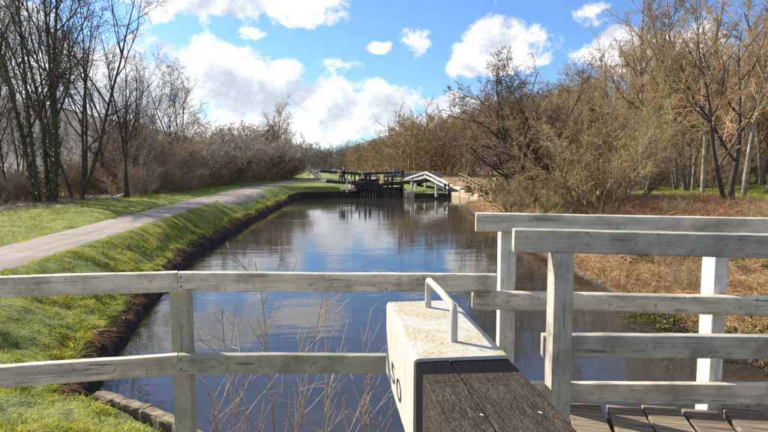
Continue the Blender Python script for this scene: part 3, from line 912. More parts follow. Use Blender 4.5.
def gate(heel, mitre, beam_end, ztop, label, paddle=True, rail=True):
    heel = Vector(heel); mitre = Vector(mitre); be = Vector(beam_end)
    t = thing('lock_gate', label, 'lock gate', (heel.x, heel.y, -1.2), group='far lock gates')
    d = (mitre - heel); L = d.length; d.normalize()
    u = (0, 0, 1)
    gt = 0.98
    n = 9
    for i in range(n):
        a = heel + d * (L * (i + 0.5) / n)
        board('plank', (a.x, a.y, gt), (a.x, a.y, -1.2), 0.9 * L / n, 0.07, M_GATE if i % 2 == 0 else M_JOIST, t, up=(d.y, -d.x, 0), seed=i, seg=3)
    for z in (gt + 0.02, 0.42):
        board('gate_rail', (*((heel - d * 0.05).xy), z), (*((mitre + d * 0.02).xy), z), 0.22, 0.2, M_GATE, t, seg=4)
    for p in (heel, mitre):
        board('gate_post', (p.x, p.y, gt + 0.35), (p.x, p.y, -1.2), 0.26, 0.26, M_GATE, t, up=(d.y, -d.x, 0), seg=4)
    inner = heel + d * (L * 0.95)
    a = Vector((inner.x, inner.y, ztop - 0.1))
    o = board('beam', a, be, 0.34, 0.36, M_GATE, t, seg=6, c=0.03, taper=0.15)
    e = (be - a).normalized()
    board('white_end', be + e * 0.004, be + e * 0.55, 0.30, 0.31, M_WHITEFAR, o, seg=2, c=0.03)
    if paddle:
        for k, zt in ((0.42, 2.2), (0.62, 2.0)):
            p = heel + d * (L * k) + Vector((d.y, -d.x, 0)) * 0.22
            board('paddle_post', (p.x, p.y, zt), (p.x, p.y, 0.5), 0.17, 0.15, M_GATE, t, up=(d.y, -d.x, 0), seg=3)
        p0 = heel + d * (L * 0.05) - Vector((d.y, -d.x, 0)) * 0.25; p1 = heel + d * (L * 0.95) - Vector((d.y, -d.x, 0)) * 0.25
        board('walkway', (p0.x, p0.y, gt + 0.18), (p1.x, p1.y, gt + 0.18), 0.4, 0.06, M_JOIST, t, seg=3)
        for z in (gt + 0.70, gt + 1.05):
            board('handrail', (p0.x, p0.y, z), (p1.x, p1.y, z), 0.07, 0.08, M_GATE, t, seg=3)
        for k in (0.04, 0.5, 0.97):
            q = p0.lerp(p1, k)
            board('handrail_post', (q.x, q.y, gt + 1.12), (q.x, q.y, gt + 0.1), 0.09, 0.09, M_GATE, t, up=(d.y, -d.x, 0), seg=2)
        # pale strips stand in for light showing between the gate timbers
        for i in range(7):
            a_ = heel + d * (L * (0.10 + 0.125 * i)) + Vector((d.y, -d.x, 0)) * 0.16
            if d.x < 0:
                a_ = heel + d * (L * (0.10 + 0.125 * i)) + Vector((-d.y, d.x, 0)) * 0.16
            board('light_strip', (a_.x, a_.y, 0.36), (a_.x, a_.y, -0.2), 0.10, 0.05, M_GAPLIGHT, t, up=(0, 1, 0), seg=2)
    return t
gate((3.2, 53.0, 0), (5.33, 51.9, 0), (0.45, 54.6, 1.62), 1.52, 'black near lock gate leaf left of centre, beam reaching the towpath')
gate((7.5, 53.0, 0), (5.42, 51.9, 0), (10.6, 54.4, 1.72), 1.50, 'black near lock gate leaf right of centre, beam over the island')
gate((3.2, 77.5, 0), (5.33, 76.4, 0), (-0.2, 79.0, 2.36), 2.16, 'far black lock gate leaf at the back left of the lock')
gate((7.5, 77.5, 0), (5.42, 76.4, 0), (10.9, 79.0, 2.2), 2.16, 'far black lock gate leaf at the back right of the lock')

def white_post(px, pyb, z, h, label, w=0.2):
    p = G(px, pyb, z)
    z = max(z, 0)
    t = thing('mooring_post', label, 'post', p, group='white posts at the far lock')
    board('shaft', (p[0], p[1], p[2] + h), (p[0], p[1], p[2] - 0.3), w, w, M_WHITEFAR, t, up=(0, -1, 0), seg=3, c=0.03)
    board('cap', (p[0], p[1], p[2] + h + 0.04), (p[0], p[1], p[2] + h + 0.001), w * 0.8, w * 0.8, M_BLACK, t, up=(0, -1, 0), seg=2, c=0.02)
white_post(347.3, 189, 0.92, 1.15, 'white post left of the far lock gate beside the standing people', 0.15)
white_post(351.2, 187.5, 0.92, 0.95, 'shorter white post on the quay corner by the lock gate')
white_post(412.0, 191.5, 0.60, 0.9, 'white post on the pale stone corner of the island')
white_post(416.0, 190, 0.62, 0.85, 'white post on the island grass beside the corner post')
white_post(436.5, 193.5, 0.5, 0.75, 'white post on the front edge of the island wall')

# white arched footbridge rail on the island
wb = thing('white_footbridge', 'small white footbridge with peaked handrails on the island', 'footbridge', (10.5, 54, 0.9))
A, B, C = Vector((8.6, 57.5, 1.72)), Vector((10.15, 54.6, 2.42)), Vector((11.55, 50.6, 1.42))
for off in (0.0, -0.42):
    for (p, q) in ((A, B), (B, C)):
        board('rail', p + Vector((0, 0, off)), q + Vector((0, 0, off)), 0.10, 0.17, M_WHITEFAR, wb, seg=3, c=0.015)
sh = Vector((1.1, 0.65, 0))
for (p, q) in ((A, B), (B, C)):
    for k in (0.0, 0.5, 0.97):
        s = p.lerp(q, k)
        for o_ in (Vector((0, 0, 0)),):
            board('post', (s.x + o_.x, s.y + o_.y + 0.1, s.z - 0.02), (s.x + o_.x, s.y + o_.y + 0.1, 0.35), 0.11, 0.11, M_WHITEFAR, wb, up=(0, -1, 0), seg=2)
    board('deck', p + sh * 0.5 - Vector((0, 0, 0.75)), q + sh * 0.5 - Vector((0, 0, 0.75)), 1.2, 0.12, M_JOIST, wb, seg=3)
board('end_board', (11.5, 50.98, 1.32), (11.5, 50.98, 0.78), 0.5, 0.3, M_GATE, wb, up=(0, -1, 0), seg=2)

# parapet, bywash wall and the timber fence to the right
pw = thing('parapet_wall', 'low grey stone wall behind the white footbridge', 'wall', (13, 84, 0.9))
for i in range(6):
    x = 9.2 + i * 1.5
    stone_block('stone', (x, 84, 0.4), (x + 1.47, 84.5, 2.05 + 0.06 * (i % 2)), simple('grey stone %d' % i, (0.25, 0.24, 0.22), (0.38, 0.36, 0.33), 3), pw, 70 + i, 0.03, 0.06)
bw = thing('bywash_wall', 'pale sandstone wall sloping down along the bywash channel', 'wall', (13.8, 55, 0))
for i in range(6):
    y0 = 46.8 + i * 3.3; 
    zt = 0.50 + 0.05 * (y0 - 46.8)
    xa = 13.35
    stone_block('stone', (xa, y0, -1.2), (xa + 0.55, y0 + 3.27, min(zt, 1.6)), M_PALESTONE, bw, 80 + i, 0.03, 0.08)
tf = thing('timber_fence', 'brown timber post and rail fence above the bywash', 'fence', (14.8, 55, 1))
fpts = [np.array([15.9 - 2.9 * (k / 9) ** 1.3, 64 - 23.0 * k / 9, 0]) for k in range(10)]
for p in fpts: p[2] = zl(p[0], p[1])
for i, p in enumerate(fpts):
    p = Vector(p)
    board('post', (p.x, p.y, p.z + 0.98), (p.x, p.y, p.z - 0.3), 0.13, 0.13, M_FENCE, tf, up=(0, -1, 0), seg=2)
    if i:
        q = Vector(fpts[i - 1])
        for h in (0.90, 0.52):
            board('rail', q + Vector((-0.09, -0.06, h)), p + Vector((-0.09, -0.06, h)), 0.05, 0.12, M_FENCE, tf, seg=2)

# white rail and landing beams on the left beyond the towpath bend
lr = thing('white_railing', 'sloping white railing where the towpath bends past the lock', 'railing', (-1.0, 84, 1.1))
ra, rb = Vector(PD(308.5, 166.5, 84)), Vector(PD(321, 175.5, 76))
for off in (0, -0.45):
    board('rail', ra + Vector((0, 0, off)), rb + Vector((0, 0, off)), 0.09, 0.24, M_WHITEFAR, lr, seg=2)
for k in (0.02, 0.5, 0.98):
    s = ra.lerp(rb, k)
    board('post', (s.x, s.y + 0.11, s.z), (s.x, s.y + 0.11, zl(s.x, s.y) - 0.2), 0.12, 0.12, M_WHITEFAR, lr, up=(0, -1, 0), seg=2)

# ------------------------------------------------------------------ people
M_SKIN = simple('skin', (0.50, 0.31, 0.22), (0.58, 0.37, 0.27), 5, 0.6)
def person(loc, rz, h, top, legs, hair, label, lean=0.0, arm=0.2):
    t = thing('person', label, 'person', loc, rz)
    k = h / 1.75
    J = {'hip': (0, 0, .95), 'chest': (0, lean * .4, 1.28), 'neck': (0, lean * .6, 1.47), 'head0': (0, lean * .7 - .01, 1.56), 'head1': (0, lean * .7 - .02, 1.66), 'head2': (0, lean * .7, 1.73)}
    for s, n in ((-1, 'l'), (1, 'r')):
        J.update({'hp' + n: (s * .10, 0, .90), 'kn' + n: (s * .12, -.02, .50), 'an' + n: (s * .12, .02, .09), 'to' + n: (s * .14, -.14, .035),
                  'sh' + n: (s * .19, lean * .5, 1.40), 'el' + n: (s * .27, lean * .5 + .03, 1.13), 'wr' + n: (s * .24, lean * .5 - arm, .96 + arm * .4), 'ha' + n: (s * .22, lean * .5 - arm - .06, .88 + arm * .5)})
    rad = {'hip': .15, 'chest': .155, 'neck': .06, 'head0': .085, 'head1': .10, 'head2': .07, 'hp': .10, 'kn': .065, 'an': .045, 'to': .035, 'sh': .07, 'el': .05, 'wr': .035, 'ha': .03}
    names = list(J); ix = {n: i for i, n in enumerate(names)}
    ed = [('hip', 'chest'), ('chest', 'neck'), ('neck', 'head0'), ('head0', 'head1'), ('head1', 'head2')]
    for n in 'lr':
        ed += [('hip', 'hp' + n), ('hp' + n, 'kn' + n), ('kn' + n, 'an' + n), ('an' + n, 'to' + n), ('chest', 'sh' + n), ('sh' + n, 'el' + n), ('el' + n, 'wr' + n), ('wr' + n, 'ha' + n)]
    me = bpy.data.meshes.new('tmp'); me.from_pydata([Vector(J[n]) * k for n in names], [(ix[a], ix[b]) for a, b in ed], [])
    ob = bpy.data.objects.new('tmp', me); COL.objects.link(ob)
    sk = ob.modifiers.new('s', 'SKIN'); ob.modifiers.new('d', 'SUBSURF').levels = 1
    for n in names:
        d = me.skin_vertices[0].data[ix[n]]
        rr = rad.get(n, rad.get(n[:2], .05)) * k
        d.radius = (rr, rr)
        d.use_root = (n == 'hip')
    dg = bpy.context.evaluated_depsgraph_get()
    bme = bpy.data.meshes.new_from_object(ob.evaluated_get(dg)); bpy.data.objects.remove(ob)
    bme.materials.clear()
    for m_ in (M_SKIN, top, legs, M_BLACK):
        bme.materials.append(m_)
    for p in bme.polygons:
        c = p.center / k
        hand = abs(c.x) > 0.18 and c.z < 1.0 + arm * .4 - .04 and c.z > .8
        p.material_index = 0 if (c.z > 1.47 or hand) else 1 if (c.z > .93 or abs(c.x) > .21) else 2 if c.z > .1 else 3
        p.use_smooth = True
    o = bpy.data.objects.new('body', bme); COL.objects.link(o); o.parent = t
    bm = bmesh.new(); bmesh.ops.create_uvsphere(bm, u_segments=12, v_segments=8, radius=.118 * k)
    bmesh.ops.delete(bm, geom=[v for v in bm.verts if v.co.z < -.02 * k and v.co.y < .03 * k], context='VERTS')
    hm = bpy.data.meshes.new('hair'); bm.to_mesh(hm); bm.free(); hm.materials.append(hair)
    ho = bpy.data.objects.new('hair', hm); COL.objects.link(ho); ho.parent = t
    ho.location = Vector((0, lean * .7 + .015, 1.66)) * k
    return t
def flat(n, c):
    return simple(n, c, tuple(x * 0.8 for x in c), 8, 0.85)
pp = G(343.6, 184.8, 1.05)
person(pp, R(200), 1.72, flat('dark coat', (0.02, 0.02, 0.025)), flat('dark trousers', (0.015, 0.015, 0.02)), flat('fair hair', (0.45, 0.36, 0.24)), 'person in dark coat and trousers standing by the left lock beam', 0.05, 0.25)
pp2 = G(340.8, 184.2, 1.08)
person((pp2[0], pp2[1] + 0.5, pp2[2]), R(170), 1.68, flat('pink top', (0.62, 0.34, 0.42)), flat('navy trousers', (0.02, 0.022, 0.04)), flat('dark hair', (0.03, 0.02, 0.015)), 'person in pink top beside the lock beam on the left', 0.0, 0.15)
gz = 1.02
pa = np.array([9.15, 66.0, gz])
person(np.array([8.62, 66.4, gz]), R(150), 1.66, flat('blue jacket', (0.05, 0.11, 0.42)), flat('grey trousers', (0.06, 0.07, 0.10)), flat('brown hair', (0.08, 0.05, 0.03)), 'person in blue jacket standing behind the right lock beam', 0.1, 0.2)
person(np.array([9.35, 65.2, gz]), R(190), 1.72, flat('black jacket', (0.014, 0.014, 0.016)), flat('black trousers', (0.016, 0.016, 0.018)), flat('black hair', (0.02, 0.015, 0.012)), 'person in black clothes standing on the island by the lock', 0.05, 0.2)

# ------------------------------------------------------------------ trees
def tree_parts(seed, H, stems, spread, r0, levels, twig, S0=7, wig=0.06, up=0.06, stem_ang=8, P0=9, lean=(0, 0)):
    """returns wood (v,f), crown (v,f), crown polylines, trunk polylines.  levels: (M, t0, t1, angle, len ratio, up)"""
    r = np.random.default_rng(seed)
    n = stems
    a = np.arange(n) * 2.39996 + r.random() * 6
    st = np.column_stack([np.cos(a), np.sin(a), np.zeros(n)]) * (spread * (np.arange(n) > 0))[:, None] * r.uniform(.6, 1, (n, 1))
    st[:, 2] = -0.15
    ta = np.radians(stem_ang) * r.uniform(.5, 1.4, n) * (1 if n > 1 else 0.5)
    d = np.column_stack([np.cos(a) * np.sin(ta) + lean[0], np.sin(a) * np.sin(ta) + lean[1], np.cos(ta)])
    L = H * r.uniform(.75, 1.0, n); L[0] = H
    rr = r0 * r.uniform(.65, 1.0, n); rr[0] = r0
    p, rd_ = grow(r, st, d, L, rr, rr * 0.12, P0, wig, up)
    wood = [tubes(p, rd_, S0)]
    crown, lines = [], []
    cur = (p, rd_, L)
    for li, (M_, t0, t1, ang, lr_, up_) in enumerate(levels):
        last = li == len(levels) - 1
        P = 7 if li == 0 else 5 if li == 1 and not last else 4 if not last else 3
        q = sprout(r, *cur, M_, t0, t1, ang, ang * 0.25, lr_, P, 0.13 + 0.03 * li, up_, 0.62, twig if last else twig * 1.3)
        (wood if li == 0 else crown).append(tubes(q[0], q[1], 5 if li == 0 else 3))
        lines.append(q[0])
        cur = q
    return cat_mesh(wood), cat_mesh(crown), lines, p, rd_

def tree_proto(name, cfg, bark, twigm, extra=None):
    w, c, lines, tp, tr = tree_parts(**cfg)
    t = bpy.data.objects.new(name, None); COL.objects.link(t); t.empty_display_size = 0.5
    wm = new_mesh('trunk', *w); wm.materials.append(bark); wm.polygons.foreach_set('use_smooth', np.ones(len(wm.polygons), dtype=bool))
    cm = new_mesh('crown', *c); cm.materials.append(twigm)
    for n, m_ in (('trunk', wm), ('crown', cm)):
        o = bpy.data.objects.new(n, m_); COL.objects.link(o); o.parent = t
    if extra:
        for n, (v, f), m_ in extra(lines, tp, tr):
            me = new_mesh(n, v, f); me.materials.append(m_)
            o = bpy.data.objects.new(n, me); COL.objects.link(o); o.parent = t
    return t

USED = {}
def plant(proto, loc, rz, s, label, cat='tree', group=None, sz=None):
    """first use moves the prototype itself, later uses copy it"""
    sc = (s, sz or s)
    loc = (float(loc[0]), float(loc[1]), float(loc[2]))
    if proto.name not in USED:
        USED[proto.name] = True
        proto.location = loc; proto.rotation_euler = (0, 0, rz); proto.scale = (sc[0], sc[0], sc[1])
        return tag(proto, label, cat, group)
    r = proto.copy(); COL.objects.link(r)
    r.location = loc; r.rotation_euler = (0, 0, rz); r.scale = (sc[0], sc[0], sc[1])
    for k in ('label', 'category', 'group'):
        if k in r: del r[k]
    tag(r, label, cat, group)
    for ch in [c for c in proto.children]:
        c = ch.copy(); COL.objects.link(c); c.parent = r
    return r

def ivy_extra(n, r_add, zmax, size=0.055):
    def fn(lines, tp, tr):
        r = np.random.default_rng(5)
        N, P, _ = tp.shape
        k = r.integers(0, N, n * 3); i = r.integers(0, P - 1, n * 3); fq = r.random((n * 3, 1))
        c = tp[k, i] * (1 - fq) + tp[k, i + 1] * fq; rad = tr[k, i]
        keep = (c[:, 2] < zmax * r.uniform(.35, 1.1, n * 3))
        c, rad = c[keep][:n], rad[keep][:n]
        d = norm(r.normal(0, 1, (len(c), 3)) * [1, 1, .3])
        pos = c + d * (rad[:, None] + r_add * r.random((len(c), 1)))
        return [('ivy', quads_at(r, pos, size, d), M_IVY)]
    return fn

UPL = 0.10
ash_lv = [(9, .2, .98, 34, .40, .14), (7, .15, .98, 40, .46, .08), (5, .1, .98, 42, .5, .05), (4, .1, 1, 42, .6, .02)]
P_IVY = tree_proto('ash_tree', dict(seed=3, H=15, stems=5, spread=.55, r0=.14, levels=ash_lv, twig=.0062, stem_ang=9, wig=.05, up=.05), M_BARK_D, M_TWIG_D, ivy_extra(4200, .12, 9.0))
P_ASH2 = tree_proto('alder_tree', dict(seed=14, H=13, stems=4, spread=.35, r0=.125, levels=[(9, .25, .98, 38, .42, .10), (6, .15, .98, 42, .48, .06), (5, .1, .98, 45, .5, .03), (4, .1, 1, 45, .6, .01)], twig=.0066, stem_ang=13, wig=.08, up=.05), M_BARK_D, M_TWIG_D)
P_THIN = tree_proto('sapling', dict(seed=21, H=9, stems=2, spread=.4, r0=.09, levels=[(9, .25, .98, 35, .3, .12), (7, .1, .98, 40, .45, .05), (5, .1, 1, 42, .55, .02)], twig=.006, stem_ang=7, wig=.05), M_BARK_D, M_TWIG_D)
P_BIRCH = tree_proto('birch_tree', dict(seed=31, H=17, stems=1, spread=.0, r0=.17, levels=[(26, .22, .99, 38, .22, .10), (8, .15, .98, 42, .42, .02), (6, .1, 1, 42, .5, .0), (3, .1, 1, 40, .6, 0)], twig=.008, wig=.035, up=.05, P0=12), M_BARK_P, M_TWIG_B)
P_WOOD = tree_proto('woodland_tree', dict(seed=37, H=15, stems=2, spread=.3, r0=.19, levels=[(13, .16, .98, 36, .36, .12), (7, .12, .98, 42, .44, .06), (6, .1, .98, 44, .5, .02), (3, .1, 1, 44, .6, .0)], twig=.009, stem_ang=7, wig=.06, up=.05), M_BARK_G, M_TWIG_B)
P_THORN = tree_proto('hawthorn_tree', dict(seed=45, H=7.2, stems=6, spread=.35, r0=.16, levels=[(9, .2, .98, 50, .5, .06), (7, .12, .98, 50, .5, .04), (7, .1, .98, 50, .5, .0), (5, .05, 1, 50, .5, .0)], twig=.0080, stem_ang=15, wig=.12, up=.03), M_BARK_D, M_TWIG_R)
P_SCRUB = tree_proto('scrub_bush', dict(seed=52, H=4.2, stems=12, spread=.9, r0=.05, levels=[(7, .1, .98, 36, .45, .04), (7, .1, .98, 44, .5, .0), (7, .05, 1, 46, .55, .0)], twig=.0075, stem_ang=30, wig=.10, up=.0, P0=7), M_TWIG_S, M_TWIG_S)
P_OLIVE = tree_proto('willow_bush', dict(seed=58, H=5.4, stems=13, spread=.8, r0=.055, levels=[(8, .1, .98, 36, .42, .04), (8, .1, .98, 44, .5, .0), (8, .05, 1, 46, .55, .0)], twig=.0058, stem_ang=28, wig=.10, up=.01, P0=7), M_BARK_G, M_TWIG_O)
def blossom(lines, tp, tr):
    r = np.random.default_rng(8)
    pos = pick(r, lines[-1], 11000)
    keep = pos[:, 2] > 1.2 + r.random(len(pos)) * 1.5
    return [('blossom', quads_at(r, pos[keep], .046), M_BLOSSOM)]
P_BLOSS = tree_proto('blackthorn_bush', dict(seed=63, H=4.6, stems=11, spread=.8, r0=.05, levels=[(7, .15, .98, 38, .45, .04), (7, .1, .98, 46, .5, .0), (6, .05, 1, 46, .55, .0)], twig=.007, stem_ang=28, wig=.11, up=.01, P0=7), M_BARK_D, M_TWIG_S, blossom)
def evergreen(lines, tp, tr):
    r = np.random.default_rng(9)
    pos = pick(r, lines[-1], 12000)
    return [('leaves', quads_at(r, pos, .05), M_IVY)]
P_HOLLY = tree_proto('ivy_bush', dict(seed=66, H=3.6, stems=8, spread=.5, r0=.05, levels=[(7, .1, .98, 38, .45, .04), (6, .1, .98, 44, .5, .0), (5, .05, 1, 46, .55, .0)], twig=.007, stem_ang=26, wig=.12, up=.02, P0=7), M_BARK_D, M_TWIG_O, evergreen)

def at(px, dep, dz=0.0):
    p = PD(px, 166, dep)
    return (p[0], p[1], zl(p[0], p[1]) + dz)

# --- left: two ivy-clad trees, thicket, hedge
plant(P_IVY, at(46, 27), 0.4, 1.0, 'tall ivy clad multi stemmed tree nearest the path on the left')
plant(P_ASH2, at(78, 29.5), 2.0, 1.0, 'leaning dark bare tree just right of the ivy clad tree')
plant(P_ASH2, at(182, 62), 4.0, 1.05, 'rounded bare tree rising alone above the left hedge')
plant(P_ASH2, at(118, 40), 5.3, .74, 'dark bare tree behind the fallen pale logs')
plant(P_IVY, at(-24, 33), 2.6, .95, 'bare tree at the left edge of the picture')
plant(P_ASH2, at(150, 50), 0.9, .66, 'lower bare tree in the left hedge before the rounded tree')
rr = random.Random(4)
for i in range(14):
    x = rr.uniform(-40, 150); d = rr.uniform(29, 52)
    plant(P_THIN, at(x, d), rr.uniform(0, 6.28), rr.uniform(.7, 1.15), 'thin bare sapling in the thicket left of the towpath', 'sapling', 'saplings in the left thicket')
for i in range(44):
    t = i / 43
    x = -30 + 175 * t + rr.uniform(-10, 10)
    d = 27.5 + 14 * t + rr.uniform(0, 15)
    plant(P_SCRUB, at(x, d), rr.uniform(0, 6.28), rr.uniform(.42, .74), 'brown leafless scrub bush under the left trees', 'bush', 'scrub under the left trees')
for i in range(40):
    t = (i + .5) / 40
    d = 38 + 50 * t
    xw = float(pl(d)) - 3.6 - rr.uniform(0, 5.0) + 1.9 * t
    k = rr.random()
    loc = (xw, d, zl(xw, d))
    if k < 0.5 and t > .12:
        plant(P_BLOSS, loc, rr.uniform(0, 6.28), rr.uniform(.8, 1.1) + .45 * t, 'blackthorn bush in pale blossom along the left hedge', 'bush', 'blossoming blackthorn hedge')
    elif k < .9:
        plant(P_SCRUB, loc, rr.uniform(0, 6.28), rr.uniform(.8, 1.15) + .55 * t, 'tall brown hedge bush beside the towpath', 'bush', 'brown hedge bushes by the towpath')
    else:
        plant(P_HOLLY, loc, rr.uniform(0, 6.28), rr.uniform(.9, 1.3), 'dark evergreen bush in the left hedge', 'bush', 'evergreen bushes in the left hedge')
for i in range(34):
    t = (i + .5) / 34
    d = 33 + 54 * t
    xw = float(pl(d)) - 3.0 - rr.uniform(0, 1.2) + 1.4 * t
    plant(P_SCRUB, (xw, d, zl(xw, d) - .1), rr.uniform(0, 6.28), rr.uniform(.38, .62), 'low scrub bush at the grassy foot of the left hedge', 'bush', 'low scrub at the foot of the left hedge', sz=rr.uniform(.4, .6))
plant(P_WOOD, at(272, 82), 1.0, .74, 'reddish brown tree at the far end of the left hedge')
plant(P_WOOD, at(284, 88), 3.0, .66, 'last small tree of the left hedge before the bend')
plant(P_THORN, at(258, 74), 3.0, 1.0, 'round thorn tree topping the left hedge')

# --- right bank: hawthorn, willow bush and the wood
plant(P_THORN, at(524, 30), 1.1, 1.0, 'dark spreading hawthorn leaning over the right bank', sz=1.08)
plant(P_HOLLY, at(512, 31), 0.2, .75, 'evergreen ivy bush under the dark hawthorn', 'bush')
plant(P_HOLLY, at(540, 31.5), 2.2, 1.2, 'larger ivy bush right of the hawthorn trunk', 'bush')
plant(P_OLIVE, at(516, 27), 4.1, .46, 'low olive brown bush at the water edge before the hawthorn', 'bush')
plant(P_OLIVE, at(545, 25), 5.1, .55, 'low olive brown bush in front of the hawthorn trunk', 'bush')
plant(P_OLIVE, at(600, 24), 0.7, 1.0, 'big rounded olive brown bush on the right bank', 'bush')
plant(P_OLIVE, at(568, 29), 2.7, 1.1, 'olive brown bush between the hawthorn and the big rounded bush', 'bush')
plant(P_OLIVE, at(626, 31), 3.3, 1.05, 'olive brown bush at the right of the big rounded bush', 'bush')
plant(P_HOLLY, at(575, 33), 1.2, 1.5, 'dark ivy covered bush rising behind the olive bushes', 'bush')
plant(P_OLIVE, at(594, 35), 4.3, 1.2, 'tall tan bush behind the big rounded bush', 'bush')
for i in range(16):
    yb_2 = 7.5 + 1.15 * i; xb_2 = float(fr_(yb_2)) + rr.uniform(1.0, 8.5)
    plant(P_SCRUB, (xb_2, yb_2, zl(xb_2, yb_2) - .05), rr.uniform(0, 6.28), rr.uniform(.16, .26), 'low leafless bramble tangle on the right bank', 'bramble', 'bramble tangles on the right bank')
P_OLD = tree_proto('crab_tree', dict(seed=72, H=8.5, stems=2, spread=.22, r0=.17, levels=[(9, .25, .98, 44, .5, .08), (7, .15, .98, 46, .48, .05), (6, .1, .98, 46, .5, .02), (4, .1, 1, 46, .55, .0)], twig=.007, stem_ang=20, wig=.10, up=.06), M_BARK_D, M_TWIG_B)
plant(P_OLD, at(733, 25.5), 2.2, 1.0, 'dark twin stemmed tree standing in the grass on the right')
plant(P_BIRCH, at(745, 33), 0.5, .95, 'pale trunked tree behind the twin stemmed tree')
plant(P_BIRCH, at(704, 37), 1.5, .98, 'pale slanting trunk left of the twin stemmed tree')
plant(P_BIRCH, at(648, 44), 2.5, 1.05, 'tall thin birch rising above the wood edge')
plant(P_WOOD, at(768, 36), 0.3, 1.1, 'tall brown tree at the right edge of the picture')
for i in range(58):
    x = rr.uniform(560, 860); d = rr.uniform(38, 84) - (x - 560) / 300 * 6
    if x < 640: d += 12
    k = rr.random()
    if k < .34:
        plant(P_BIRCH, at(x, d), rr.uniform(0, 6.28), rr.uniform(.72, .98), 'slender pale trunked tree in the right hand wood', 'tree', 'pale trunked trees of the right wood')
    else:
        plant(P_WOOD, at(x, d), rr.uniform(0, 6.28), rr.uniform(.7, 1.02), 'bare golden brown tree in the right hand wood', 'tree', 'brown trees of the right wood')
for i in range(46):
    x = rr.uniform(540, 800); d = rr.uniform(43, 68)
    plant(P_OLIVE if rr.random() < .6 else P_SCRUB, at(x, d), rr.uniform(0, 6.28), rr.uniform(.5, .9), 'low bare bush in the undergrowth of the right wood', 'bush', 'undergrowth of the right wood')
for i in range(46):
    x = rr.uniform(462, 600); d = rr.uniform(62, 120)
    k = rr.random()
    plant(P_WOOD if k < .7 else P_BIRCH if k < .8 else P_OLIVE, at(x, d), rr.uniform(0, 6.28), rr.uniform(.5, .78) * (1.25 if k > .8 else 1), 'golden brown tree on the slope beyond the hawthorn', 'tree', 'trees on the slope beyond the hawthorn')
# bramble and sedge at the right waterline
def bramble_leaves(lines, tp, tr):
    r = np.random.default_rng(19)
    return [('leaves', quads_at(r, pick(r, lines[-1], 2600), .045), M_LEAFG)]
P_BRAMBLE = tree_proto('bramble_clump', dict(seed=81, H=1.1, stems=14, spread=.5, r0=.008, levels=[(5, .2, .98, 40, .4, .0), (5, .1, 1, 46, .5, .0)], twig=.003, stem_ang=50, wig=.15, up=-.05, P0=6), M_TWIG_S, M_TWIG_S, bramble_leaves)
for i, (x, dep, s) in enumerate(((672, 10.1, .55), (690, 9.6, .55), (657, 10.6, .42), (752, 8.3, .5))):
    p = PD(x, 166, dep)
    plant(P_BRAMBLE, (p[0], p[1], max(zl(p[0], p[1]), 0.15)), i * 1.7, s, ['green bramble clump at the waterline seen between the bridge rails', 'second green bramble clump right of the first at the waterline', 'small bramble clump at the left of the waterline brambles', 'small green clump right of the bridge post'][i], 'bush')

for i in range(8):
    yb_2 = 7.6 + 2.1 * i; xb_2 = float(fr_(yb_2)) + rr.uniform(.5, 5.5)
    plant(P_BRAMBLE, (xb_2, yb_2, zl(xb_2, yb_2)), rr.uniform(0, 6.28), rr.uniform(.4, .8), 'low yellowish green bramble patch in the dead grass of the right bank', 'bush', 'green bramble patches on the right bank', sz=.45)

# --- far wood: one mass of small trees on the slopes
def far_wood(name, spots, hts, m_, label, seed, n1=12, n2=9, n3=4, tw=.03):
    r = np.random.default_rng(seed)
    st = np.array(spots); n = len(st); H = np.array(hts)
    d = np.tile([0, 0, 1.0], (n, 1)) + r.normal(0, .05, (n, 3))
    p, rd_ = grow(r, st, d, H, H * .014, H * .003, 5, .05, .04)
    parts = [tubes(p, rd_, 4)]
    q = sprout(r, p, rd_, H, n1, .04, .98, 56, 16, .40, 4, .14, .04, .6, tw * 1.2)
    parts.append(tubes(q[0], q[1], 3))
    q2 = sprout(r, *q, n2, .1, 1, 44, 12, .5, 2, .15, .03, .6, tw)
    parts.append(tubes(q2[0], q2[1], 3))
    o = link(name, new_mesh(name, *cat_mesh(parts)), m_)
    return tag(o, label, 'wood', kind='stuff')
sp, hs = [], []
r5 = np.random.default_rng(77)
while len(sp) < 780:                       # right hillside beyond the lock
    d = 92 + 230 * r5.random() ** 1.3; px = r5.uniform(340, 600 if d < 200 else 540)
    p = PD(px, 166, d)
    if p[0] < 9 + 0.035 * d: continue
    z = zl(p[0], p[1]); sp.append((p[0], p[1], z - .2)); hs.append(r5.uniform(7.5, 11.5))
for _ in range(190):
    d = r5.uniform(200, 420); px = r5.uniform(335, 450)
    p = PD(px, 166, d)
    if p[0] < 6 + 0.02 * d: continue
    sp.append((p[0], p[1], zl(p[0], p[1]) - .2)); hs.append(r5.uniform(9, 14))
for _ in range(330):
    d = r5.uniform(86, 190); px = r5.uniform(352, 560)
    p = PD(px, 166, d)
    if p[0] < 14 + 0.02 * d: continue
    sp.append((p[0], p[1], zl(p[0], p[1]) - .2)); hs.append(r5.uniform(2.6, 5))
far_wood('hillside_wood', sp, hs, simple('far brown twigs', (0.21, 0.145, 0.068), (0.36, 0.255, 0.125), .05, .9, 3, world=True), 'golden brown bare wood covering the hillside right of the lock', 1, 11, 7, 4, .042)
sp, hs = [], []
while len(sp) < 320:                       # dark wood closing the valley
    d = r5.uniform(260, 470); px = r5.uniform(240, 380)
    p = PD(px, 166, d)
    z = zl(p[0], p[1]); sp.append((p[0], p[1], z - .2)); hs.append(r5.uniform(9, 15))
for _ in range(160):
    d = r5.uniform(110, 260); px = r5.uniform(286, 345)
    p = PD(px, 166, d)
    if -8 < p[0] < 13: continue
    sp.append((p[0], p[1], zl(p[0], p[1]) - .2)); hs.append(r5.uniform(3, 7))
